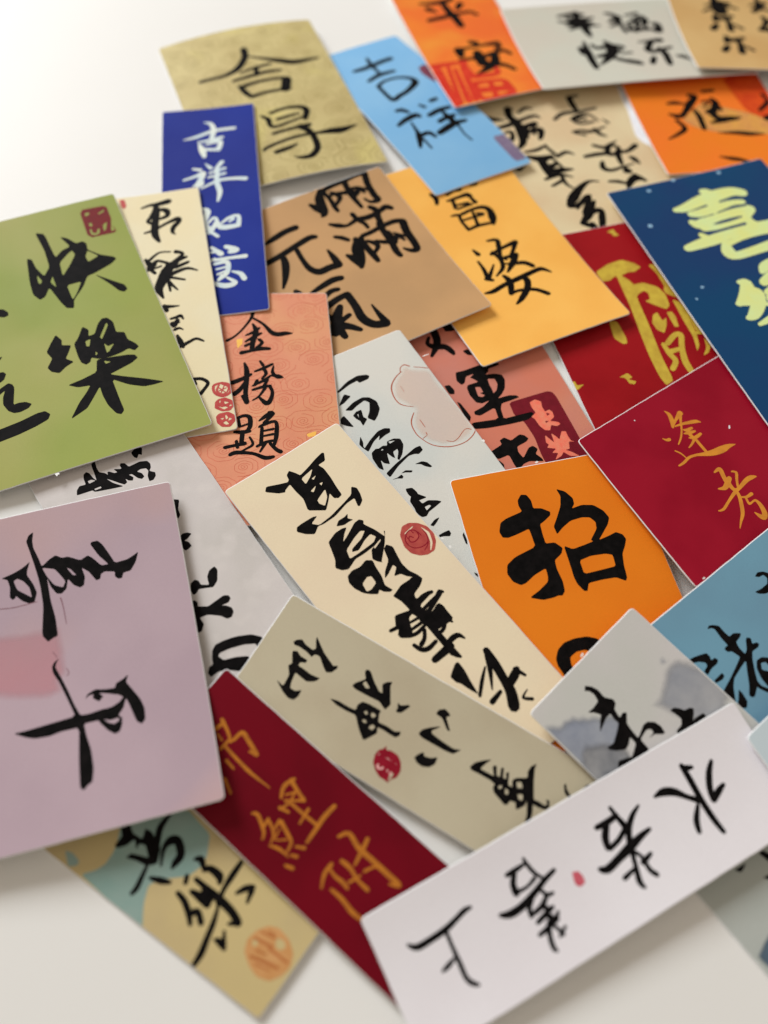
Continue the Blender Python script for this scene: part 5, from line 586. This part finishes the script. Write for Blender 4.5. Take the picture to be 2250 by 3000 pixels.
    'P -5.4,-0.1 -4.6,0.8 -4.1,2.2 -4.7,3.9 -5.6,6.1 -7.1,10.2 -8.5,14.7 -10.0,18.4 -12.4,18.7 -15.2,18.5 -18.7,18.4 -20.9,17.6 -22.1,16.4 -19.8,15.0 -17.4,14.0 -15.7,13.5 -16.6,14.5 -18.8,17.3 -17.1,16.8 -14.8,15.4 -13.8,14.4 -14.2,13.4 -12.8,13.4 -11.7,14.2 -12.5,12.9 -14.7,12.1 -17.5,12.9 -20.3,13.3 -20.8,12.0 -22.6,11.4 -24.5,10.4 -23.6,12.4 -25.4,15.5 -27.1,18.6 -27.9,21.4 -27.8,24.6 -26.7,25.7 -25.4,24.7 -24.9,23.1 -23.9,19.5 -23.1,17.1 -22.1,19.7 -20.5,21.4 -21.5,22.4 -21.2,24.5 -20.4,26.1 -19.0,26.4 -17.1,24.7 -15.2,22.1 -14.9,21.3 -10.8,21.1 -11.2,24.5 -12.2,28.9 -12.5,34.1 -11.9,37.6 -10.5,38.2 -9.5,39.2 -8.5,38.3 -8.7,30.7 -9.4,21.8 -4.5,21.5 -1.1,21.9 3.0,21.4 5.7,20.2 8.7,18.3 5.6,18.5 -1.3,18.4 -8.6,18.3 -6.9,13.1 -4.8,7.0 -3.3,3.9 -3.1,1.9 -3.9,0.6;H -16.3,21.3 -18.0,22.2 -20.4,22.1 -20.7,22.9 -19.2,23.6 -17.6,22.8;H -17.0,14.6 -20.8,15.3 -22.4,16.5 -21.2,17.7 -19.1,18.5 -16.9,18.6 -15.3,17.4 -15.8,15.7'),
  ]),
 ('white', [62.236, 7.546, 4.042], [[0.51144, -0.85892, -0.0261], [0.85923, 0.51073, 0.02962], [-0.01211, -0.03757, 0.99922]],
  [(-17.35, -60.83), (-17.35, 60.71), (17.35, 60.83), (17.35, -60.71)], (-1.0, 0.3), [
   ('char', 'ink',
    '-6.4,-52.5,0.82 -4.9,-50.7,1.64 -4.8,-46.5,1.65 -5.1,-42.1,1.67 -5.9,-38.6,1.40 -6.6,-35.8,1.41 -6.5,-34.0,0.85;-4.5,-42.4,1.11 -1.0,-42.6,1.10 3.0,-42.7,1.35 6.7,-42.8,1.33 8.4,-41.9,1.33 9.3,-40.7,0.79;1.6,-43.5,0.81 2.3,-45.6,1.35 2.7,-47.3,0.81'),
   ('char', 'ink',
    '-10.0,-15.8,0.88 -8.2,-15.6,1.17 -5.6,-14.9,1.16 -3.9,-13.7,0.87;-8.8,-16.2,0.88 -8.6,-19.6,1.45 -8.6,-21.8,1.16;-7.9,-19.9,1.45 -6.0,-21.4,1.73 -3.9,-21.7,2.00;-3.9,-21.1,1.14 -3.8,-18.3,0.86 -4.6,-15.6,1.16;-1.3,-28.0,1.12 -0.4,-25.7,1.97 -0.5,-21.9,1.98 -1.7,-17.4,1.72 -3.1,-13.3,1.45 -3.9,-9.9,1.17;-2.2,-15.8,0.86 0.2,-14.7,1.14 0.5,-13.0,0.86;-0.9,-18.5,1.14 0.7,-20.5,1.41 2.6,-21.0,1.12;0.2,-14.7,1.14 1.8,-17.3,1.41 2.3,-20.5,1.12;1.5,-16.9,1.42 3.5,-16.2,1.41 3.2,-14.7,0.85;3.3,-15.5,1.41 4.2,-18.9,1.40 4.5,-20.3,1.11;4.0,-17.2,1.68 5.8,-15.8,1.40 4.8,-14.2,0.84;6.0,-15.3,1.40 6.8,-18.9,1.38 7.1,-21.3,1.10;5.8,-17.7,1.39 8.7,-19.2,1.37 11.3,-19.7,1.36 12.0,-19.2,0.81;7.0,-16.9,0.83 8.7,-16.1,1.10 9.7,-15.8,1.10;8.5,-14.4,0.83 9.7,-16.8,0.82'),
   ('char', 'ink',
    '-6.6,24.8,0.74 -6.5,27.7,2.24 -5.1,30.5,2.24 -2.5,32.9,1.49 -0.2,35.3,1.85;-9.8,36.4,1.53 -6.1,36.4,1.89 0.2,36.0,1.85 5.5,36.0,1.82 9.2,36.4,1.44;-8.2,38.8,1.15 -8.9,36.7,1.91;0.7,34.3,1.11 3.6,31.6,1.82 6.2,30.5,1.44;-7.0,44.8,1.15 -4.6,42.2,1.90 -1.1,39.9,1.87 1.5,39.2,1.86;1.5,39.2,1.86 0.3,41.9,1.87 -0.4,44.1,1.13'),
   ('char', 'ink',
    '-9.9,12.1,1.10 -6.8,12.6,1.46 -3.3,13.4,2.17;-7.5,12.6,1.46 -7.2,9.1,1.82 -7.4,6.0,1.45;-6.7,8.8,1.81 -4.3,6.8,2.16 -1.9,6.0,1.78;-1.4,6.4,1.42 -2.1,9.7,1.43 -3.6,12.8,1.45;-6.8,19.5,0.74 -5.5,16.6,1.46 -3.1,13.7,1.81 0.3,11.7,1.78;-0.5,18.8,1.09 -0.1,15.6,1.80 0.8,11.3,2.49 1.7,7.1,2.12 2.5,2.9,2.10 1.6,1.2,1.40;2.1,11.2,1.42 5.5,10.0,1.40 8.8,8.8,1.72 10.4,9.2,1.03;2.0,11.7,1.06 4.3,12.9,1.06 7.6,12.9,1.39 9.5,13.9,1.39;4.6,15.5,1.06 5.4,12.5,1.76;5.7,9.1,1.05 6.3,5.8,1.38'),
   ('seal', 'faintred2',
    'P -1.3,-5.9 -0.8,-4.3 0.8,-3.8 2.3,-4.0 2.7,-5.8 1.6,-6.7 0.1,-6.4'),
  ]),
 ('iceblue', [146.011, 37.454, 4.276], [[-0.83351, -0.5462, 0.08316], [0.54294, -0.83764, -0.05978], [0.10231, -0.00467, 0.99474]],
  [(29.77, -26.25), (-29.77, -33.75), (-29.77, 26.25), (29.77, 33.75)], (0.2, 0.2), [
  ]),
]


LOOK = {
 'silk': ((204, 184, 132), (196, 176, 132), 30, 0.5, None),
 'inkwash': ((184, 188, 182), (178, 184, 178), 30, 0.45, None),
 'blossom': ((228, 210, 170), (222, 196, 156), 28, 0.5, None),
 'scarlet': ((160, 20, 28), (150, 16, 24), 40, 0.45, None),
 'rose': ((216, 128, 104), (208, 134, 118), 30, 0.45, ((226, 152, 110), 22, 0.5, 0.7)),
 'mango': ((255, 194, 98), (250, 184, 88), 26, 0.45, None),
 'brown': ((204, 160, 112), (190, 150, 106), 22, 0.5, None),
 'sky': ((128, 184, 228), (138, 190, 230), 24, 0.42, None),
 'khaki': ((206, 190, 134), (198, 180, 126), 26, 0.5, ((212, 198, 124), 30, 0.58, 0.75)),
 'flame': ((238, 112, 48), (242, 132, 48), 24, 0.45, ((240, 148, 56), 36, 0.45, 0.65)),
 'tangerine': ((248, 126, 42), (244, 132, 36), 24, 0.42, None),
 'mist': ((208, 202, 188), (206, 206, 192), 24, 0.45, None),
 'tan': ((214, 178, 120), (206, 166, 108), 24, 0.5, None),
 'pale': ((224, 222, 214), (212, 216, 212), 24, 0.4, None),
 'peach': ((228, 154, 122), (222, 144, 112), 30, 0.5, ((228, 166, 122), 28, 0.5, 0.7)),
 'royal': ((4, 38, 142), (8, 32, 132), 16, 0.5, None),
 'cream': ((232, 218, 178), (232, 222, 188), 26, 0.48, None),
 'silver': ((212, 205, 202), (204, 198, 193), 40, 0.42, ((218, 211, 207), 120, 0.5, 0.75)),
 'green': ((150, 160, 74), (142, 154, 68), 18, 0.45, ((164, 162, 90), 14, 0.5, 0.7)),
 'orange': ((238, 132, 30), (232, 124, 26), 18, 0.45, None),
 'crimson': ((158, 18, 42), (146, 10, 36), 30, 0.42, None),
 'navy': ((18, 70, 112), (28, 62, 110), 16, 0.36, None),
 'steel': ((120, 168, 192), (116, 158, 182), 22, 0.42, None),
 'ivory': ((240, 224, 192), (237, 218, 188), 26, 0.48, None),
 'sage': ((196, 186, 160), (188, 176, 150), 26, 0.45, None),
 'landscape': ((212, 208, 206), (206, 206, 200), 28, 0.4, None),
 'koi': ((116, 6, 26), (104, 4, 22), 30, 0.42, None),
 'lilac': ((186, 164, 173), (178, 156, 166), 20, 0.34, ((192, 162, 163), 16, 0.5, 0.66)),
 'white': ((238, 234, 238), (234, 229, 233), 20, 0.42, None),
 'iceblue': ((208, 222, 228), (202, 216, 222), 24, 0.4, None),
}

LABELS = {
 'silk': 'beige and teal paper card with a round saffron seal, lowest card at the bottom left',
 'inkwash': 'pale grey ink wash card cut off by the lower right corner of the picture',
 'blossom': 'sand coloured card with many brushed characters between the sky blue and bright orange cards',
 'scarlet': 'scarlet card with large gold characters and gold splashes, half under the navy card',
 'rose': 'terracotta pink card with bold black characters and a maroon panel with coral writing',
 'mango': 'mango yellow card with black brushed characters below the sky blue card',
 'brown': 'light brown card with thick rounded black characters, tucked under the olive card',
 'sky': 'sky blue curled card with black brushed characters and a mauve seal on its edge',
 'khaki': 'olive yellow card with a bowed top edge, farthest card at the upper left',
 'flame': 'orange red card with a red seal script character at its lower corner',
 'tangerine': 'bright orange card with a red panel at the right edge, above the navy card',
 'mist': 'pale grey green card lying sideways at the top with small black characters in two rows',
 'tan': 'tan card with small black characters in the top right corner',
 'pale': 'pale grey white card with a thin sienna gourd outline drawing, at the centre',
 'peach': 'peach pink card covered in fine cloud lines under the royal blue card',
 'royal': 'narrow royal blue card with pearly white characters at the left',
 'cream': 'narrow cream card with three linked round red seals at its lower corner',
 'silver': 'silver grey card with dark characters, between the green card and the lilac card',
 'green': 'apple green card with large black characters and a square dark red seal',
 'orange': 'plain deep orange card with one big heavy black character at the centre right',
 'crimson': 'crimson card with two thin ochre characters at the right edge',
 'navy': 'navy blue card with thick lemon yellow characters at the right edge',
 'steel': 'steel blue card with black characters at the right edge, below the crimson card',
 'ivory': 'long ivory card with large heavy black characters and a round waxy red seal',
 'sage': 'long grey beige card with black characters and a small deep red round seal',
 'landscape': 'pale grey card with misty grey ink mountains beside the orange card',
 'koi': 'long dark crimson card with ochre characters, lying between lilac and white cards',
 'lilac': 'glossy lilac card with slim black characters and a rose patch at the left edge',
 'white': 'long white card with sideways black characters on top at the lower right',
 'iceblue': 'blank ice blue card corner poking in at the right edge over the white card',
}
CARD_GROUP = 'calligraphy cards scattered on the table'

def inside(poly, x, y):
    ins = False; j = len(poly) - 1
    for i in range(len(poly)):
        xi, yi = poly[i]; xj, yj = poly[j]
        if (yi > y) != (yj > y) and x < (xj - xi) * (y - yi) / (yj - yi + 1e-12) + xi: ins = not ins
        j = i
    return ins

def rounded(poly, r, n=4):
    out = []
    N = len(poly)
    for i in range(N):
        p0, p, p1 = Vector(poly[i - 1]), Vector(poly[i]), Vector(poly[(i + 1) % N])
        a = (p0 - p).normalized(); c = (p1 - p).normalized()
        s = p + a * r; e = p + c * r
        for k in range(n + 1):
            t = k / n
            q = s * (1 - t) ** 2 + p * 2 * t * (1 - t) + e * t ** 2
            out.append((q.x, q.y))
    return out

def densify(poly, step):
    out = []
    for i in range(len(poly)):
        a = Vector(poly[i]); c = Vector(poly[(i + 1) % len(poly)])
        n = max(1, int((c - a).length / step))
        for k in range(n):
            q = a.lerp(c, k / n); out.append((q.x, q.y))
    return out

def inset(poly, d):
    out = []; N = len(poly)
    area2 = sum(poly[i][0] * poly[(i + 1) % N][1] - poly[(i + 1) % N][0] * poly[i][1] for i in range(N))
    sg = 1 if area2 > 0 else -1
    for i in range(N):
        a = Vector(poly[i - 1]); c = Vector(poly[(i + 1) % N])
        t = (c - a)
        if t.length < 1e-9: out.append(poly[i]); continue
        t.normalize(); nrm = Vector((-t.y, t.x)) * sg
        out.append((poly[i][0] + nrm.x * d, poly[i][1] + nrm.y * d))
    return out

def ccw(p):
    a = sum(p[i - 1][0] * p[i][1] - p[i][0] * p[i - 1][1] for i in range(len(p)))
    return list(p) if a > 0 else list(p)[::-1]

def triangulate(rings, extra):
    """rings: list of (kind, pts); kind 'P' polygon, 'H' hole of the polygon before it. Returns verts, tris (union)."""
    co = []; faces = []; owner = []
    cur = -1
    for kind, pts in rings:
        pts = ccw(pts)
        base = len(co)
        co += [Vector(p) for p in pts]
        faces.append(list(range(base, base + len(pts))))
        if kind == 'P': cur = len(faces) - 1; owner.append(-1)
        else: owner.append(cur)
    holes = {}
    for i, o in enumerate(owner):
        if o >= 0: holes.setdefault(o, set()).add(i)
    for p in extra: co.append(Vector(p))
    v, e, f, ov, oe, of = delaunay_2d_cdt(co, [], faces, 0, 1e-5, True)
    tris = []
    for k, t in enumerate(f):
        src = set(of[k])
        keep = any(owner[i] < 0 and not (holes.get(i, set()) & src) for i in src)
        if keep: tris.append(tuple(t))
    return v, tris

class Face:
    """shape of one card: outline in its own plane and the way it is bowed"""
    def __init__(s, L, bow):
        s.L = L; s.hx = max(abs(p[0]) for p in L); s.hy = max(abs(p[1]) for p in L); s.b = bow
    def z(s, x, y):
        return sum(b * (1 - u * u) if b >= 0 else -b * u * u for b, u in ((s.b[0], x / s.hx), (s.b[1], y / s.hy)))

def mesh_obj(name, verts, faces, mats, midx=None, smooth=False, parent=None):
    me = bpy.data.meshes.new(name)
    me.from_pydata([(x * MM, y * MM, z * MM) for x, y, z in verts], [], faces)
    for mt in mats: me.materials.append(mt)
    if midx: me.polygons.foreach_set('material_index', midx)
    if smooth: me.polygons.foreach_set('use_smooth', [True] * len(me.polygons))
    me.update()
    o = link(bpy.data.objects.new(name, me))
    if parent: o.parent = parent
    return o

def card_body(face, mat, parent, ragged):
    base = rounded(face.L, 1.5)
    ring = densify(base, 3.0)
    rnd = random.Random(ragged)
    ring = [(x + rnd.uniform(-.05, .05), y + rnd.uniform(-.05, .05)) for x, y in ring]
    top = inset(ring, 0.24)
    grid = []
    nx = int(face.hx * 2 / 4) + 1; ny = int(face.hy * 2 / 4) + 1
    inner = inset(ring, 1.6)
    for i in range(nx + 1):
        for j in range(ny + 1):
            x = -face.hx + 2 * face.hx * i / nx; y = -face.hy + 2 * face.hy * j / ny
            if inside(inner, x, y): grid.append((x, y))
    v, tris = triangulate([('P', top)], grid)
    nv = len(v)
    def up(t):
        a, c, d = [v[i] for i in t]
        return t if (c.x - a.x) * (d.y - a.y) - (c.y - a.y) * (d.x - a.x) > 0 else (t[0], t[2], t[1])
    tris = [up(t) for t in tris]
    h = TH / 2
    vt = [(p.x, p.y, face.z(p.x, p.y) + h) for p in v]
    vb = [(p.x, p.y, face.z(p.x, p.y) - h) for p in v]
    faces = list(tris); mi = [0] * len(tris)
    faces += [(a + nv, c + nv, b + nv) for a, b, c in tris]; mi += [1] * len(tris)
    verts = vt + vb
    # boundary rings
    N = len(ring)
    area2 = sum(ring[i][0] * ring[(i + 1) % N][1] - ring[(i + 1) % N][0] * ring[i][1] for i in range(N))
    b0 = len(verts)
    for q, dz in ((top, h), (ring, h - 0.12), (ring, -h + 0.12), (top, -h)):
        verts += [(x, y, face.z(x, y) + dz) for x, y in q]
    for r in range(3):
        for i in range(N):
            j = (i + 1) % N
            q = (b0 + r * N + i, b0 + (r + 1) * N + i, b0 + (r + 1) * N + j, b0 + r * N + j)
            if area2 < 0: q = q[::-1]
            faces.append(q); mi.append(1)
    return mesh_obj('card_stock', verts, faces, [mat, EDGE], mi, True, parent)

def chaikin(pts, it=1):
    for _ in range(it):
        out = []
        for i in range(len(pts)):
            a = pts[i]; c = pts[(i + 1) % len(pts)]
            out.append((a[0] * .88 + c[0] * .12, a[1] * .88 + c[1] * .12))
            out.append((a[0] * .12 + c[0] * .88, a[1] * .12 + c[1] * .88))
        pts = out
    return pts

def brush(pts):
    """centre line with widths -> convex pieces whose union is the brush stroke"""
    P = []
    n = len(pts)
    for i in range(n - 1):
        p0 = pts[max(i - 1, 0)]; p1 = pts[i]; p2 = pts[i + 1]; p3 = pts[min(i + 2, n - 1)]
        L = math.hypot(p2[0] - p1[0], p2[1] - p1[1])
        k = max(2, min(7, int(L / 0.7)))
        for s in range(k):
            t = s / k
            P.append(tuple(0.5 * ((2 * p1[c]) + (p2[c] - p0[c]) * t + (2 * p0[c] - 5 * p1[c] + 4 * p2[c] - p3[c]) * t * t + (-p0[c] + 3 * p1[c] - 3 * p2[c] + p3[c]) * t ** 3) for c in range(3)))
    P.append(pts[-1])
    rings = []
    for i in range(len(P)):
        x, y, w = P[i]; r = max(w, .08) / 2
        m_ = 7
        ph = i * 0.37
        rings.append(('P', [(x + r * math.cos(ph + 2 * math.pi * k / m_), y + r * math.sin(ph + 2 * math.pi * k / m_)) for k in range(m_)]))
        if i:
            x0, y0, w0 = P[i - 1]; r0 = max(w0, .08) / 2
            dx, dy = x - x0, y - y0; L = math.hypot(dx, dy)
            if L < 1e-4: continue
            nx, ny = -dy / L, dx / L
            rings.append(('P', [(x0 + nx * r0, y0 + ny * r0), (x0 - nx * r0, y0 - ny * r0), (x - nx * r, y - ny * r), (x + nx * r, y + ny * r)]))
    return rings

RIM = {'pale_ink_wash': 3.0, 'grey_ink_wash': 2.6, 'dark_ink_wash': 2.8, 'rose_print': 3.4, 'blush_print': 2.2, 'slate_ink_wash': 0.7, 'peach_panel_print': 1.5}
def rim_fade(o, rings, width):
    segs = []
    for _, r in rings:
        for i in range(len(r)): segs.append((Vector(r[i - 1]), Vector(r[i])))
    at = o.data.attributes.new('rim', 'FLOAT', 'POINT')
    for i, v in enumerate(o.data.vertices):
        p = Vector((v.co.x / MM, v.co.y / MM)); best = 99
        for a, c in segs:
            d = c - a; l2 = d.length_squared
            u = max(0, min(1, (p - a).dot(d) / l2)) if l2 > 1e-9 else 0
            best = min(best, (a + d * u - p).length)
        at.data[i].value = min(1, best / width)

def printed(name, face, mat, text, lift, parent):
    rings = []
    for st in text.split(';'):
        st = st.strip()
        if st[0] in 'PH':
            pts = [tuple(float(a) for a in p.split(',')) for p in st[1:].split()]
            rings.append((st[0], chaikin(pts)))
        else:
            pts = [tuple(float(a) for a in p.split(',')) for p in st.split()]
            rings += brush(pts)
    w = RIM.get(mat.name)
    o = ink_mesh(name, face, mat, rings, lift, parent, 0.8 if w else 3)
    if w and o: rim_fade(o, rings, w)
    return o

def ink_mesh(name, face, mat, rings, lift, parent, step=3):
    # keep to the card: anything past the cut edge is not printed
    clip = inset(rounded(face.L, 1.5), 0.25)
    xs = [p[0] for _, r in rings for p in r]; ys = [p[1] for _, r in rings for p in r]
    ex = []
    x = math.floor(min(xs) / 3) * 3
    while x < max(xs):
        y = math.floor(min(ys) / 3) * 3
        while y < max(ys):
            ex.append((x + .013, y + .017)); y += step
        x += step
    outside = name != 'paper_burr' and any(not inside(clip, px, py) for _, r in rings for px, py in r)
    if outside:
        rings = rings + [('P', clip)]
        co = []; faces = []; owner = []; cur = -1
        for kind, pts in rings:
            pts = ccw(pts)
            b0 = len(co); co += [Vector(p) for p in pts]; faces.append(list(range(b0, b0 + len(pts))))
            if kind == 'P': cur = len(faces) - 1; owner.append(-1)
            else: owner.append(cur)
        holes = {}
        for i, o in enumerate(owner):
            if o >= 0: holes.setdefault(o, set()).add(i)
        clip_id = len(faces) - 1
        co += [Vector(p) for p in ex]
        v, e, f, ov, oe, of = delaunay_2d_cdt(co, [], faces, 0, 1e-5, True)
        tris = []
        for k, t in enumerate(f):
            src = set(of[k])
            if clip_id in src and any(i != clip_id and owner[i] < 0 and not (holes.get(i, set()) & src) for i in src): tris.append(tuple(t))
    else:
        v, tris = triangulate(rings, ex)
    if not tris: return None
    used = sorted({i for t in tris for i in t}); mp = {i: k for k, i in enumerate(used)}
    verts = [(v[i].x, v[i].y, face.z(v[i].x, v[i].y) + TH / 2 + lift) for i in used]
    fs = []
    for t in tris:
        a, c, d = [v[i] for i in t]
        if (c.x - a.x) * (d.y - a.y) - (c.y - a.y) * (d.x - a.x) < 0: t = (t[0], t[2], t[1])
        fs.append(tuple(mp[i] for i in t))
    return mesh_obj(name, verts, fs, [mat], None, True, parent)

def ribbon(line, w, closed=False):
    """thin printed line as a ring of quads"""
    out = []
    for i in range(len(line) - 1):
        (x0, y0), (x1, y1) = line[i], line[i + 1]
        dx, dy = x1 - x0, y1 - y0; L = math.hypot(dx, dy)
        if L < 1e-5: continue
        nx, ny = -dy / L * w / 2, dx / L * w / 2; ex, ey = dx / L * w * .3, dy / L * w * .3
        out.append([(x0 + nx - ex, y0 + ny - ey), (x0 - nx - ex, y0 - ny - ey), (x1 - nx + ex, y1 - ny + ey), (x1 + nx + ex, y1 + ny + ey)])
    return out

def cloud_print(face, mat, parent, size, w, lift, seed, up=1):
    """fine line clouds: a spiral in a scalloped outline with a second outline round it, overlapping like scales"""
    rnd = random.Random(seed)
    verts = []; faces = []
    clip = inset(face.L, 0.5)
    row = 0; y = -face.hy
    while y < face.hy + size:
        x = -face.hx + (size * .55 if row % 2 else 0)
        while x < face.hx + size:
            cx = x + rnd.uniform(-.18, .18) * size; cy = y + rnd.uniform(-.12, .12) * size
            s = size * rnd.uniform(.40, .52); lines = []
            turn = rnd.choice((1, -1)); a0 = rnd.uniform(0, 6.28)
            sp = [(cx + s * (.05 + .34 * t / 26) * math.cos(a0 + turn * t * .42), cy + .72 * s * (.05 + .34 * t / 26) * math.sin(a0 + turn * t * .42)) for t in range(34)]
            lines.append(sp)
            for rr, nb, gap in ((.66, 6, .10), (1.02, 8, .3)):
                ph = rnd.uniform(0, 6.28); ring = []
                for t in range(int(64 * (1 - gap))):
                    a = ph + t / 64 * 2 * math.pi
                    rad = s * rr * (1 + .07 * abs(math.sin(a * nb / 2)))
                    ring.append((cx + rad * math.cos(a), cy + .74 * rad * math.sin(a)))
                lines.append(ring)
            for ln in lines:
                for q in ribbon(ln, w):
                    if all(inside(clip, *p) for p in q):
                        b0 = len(verts); verts += [(p[0], p[1], face.z(*p) + TH / 2 + lift) for p in q]; faces.append((b0, b0 + 1, b0 + 2, b0 + 3))
            x += size * 1.02
        y += size * .72 * up; row += 1
    return mesh_obj('cloud_pattern', verts, faces, [mat], None, False, parent)

PART = {'char': 'brush_character', 'seal': 'seal_stamp', 'cloud': 'yellow_cloud', 'wordmark': 'printed_shape'}
LIFT0 = {'panel': .012, 'patch': .012, 'mountain': .012, 'fleshprint': .012, 'cloud': .02, 'wordmark': .03}
for ci, (key, loc, axes, L, bow, arts) in enumerate(CARDS):
    face = Face(L, bow)
    e = link(bpy.data.objects.new('calligraphy_card', None))
    e.empty_display_size = 0.01
    ax, ay, az = [Vector(a) for a in axes]
    e.matrix_world = Matrix(((ax.x, ay.x, az.x, loc[0] * MM), (ax.y, ay.y, az.y, loc[1] * MM), (ax.z, ay.z, az.z, loc[2] * MM), (0, 0, 0, 1)))
    e['label'] = LABELS[key]; e['category'] = 'card'; e['group'] = CARD_GROUP
    a, c, sc, rough, extra = LOOK[key]
    body = card_body(face, card_mat(key + '_print', a, c, sc, rough, extra), e, ci)
    if key == 'peach':
        cloud_print(face, INKS['brickline'], e, 11.5, .13, .016, 3)
    if key == 'khaki':
        cloud_print(face, INKS['olivine'], e, 15, .30, .016, 5)
    k = 0
    for kind, mat, text in arts:
        lift = .012 + .001 * k if kind in ('panel', 'patch', 'mountain', 'line_drawing') and not (mat == 'sienna') else .030 + .0015 * k
        pieces = [text]
        if kind in ('mountain', 'speckle', 'splash', 'cloud', 'edge_speck', 'panel', 'patch'):
            pieces = []
            for st in text.split(';'):
                if st.strip()[0] == 'H': pieces[-1] += ';' + st
                else: pieces.append(st)
        for piece in pieces:
            printed(PART.get(kind, kind), face, INKS[mat], piece, lift, e)
        k += 1
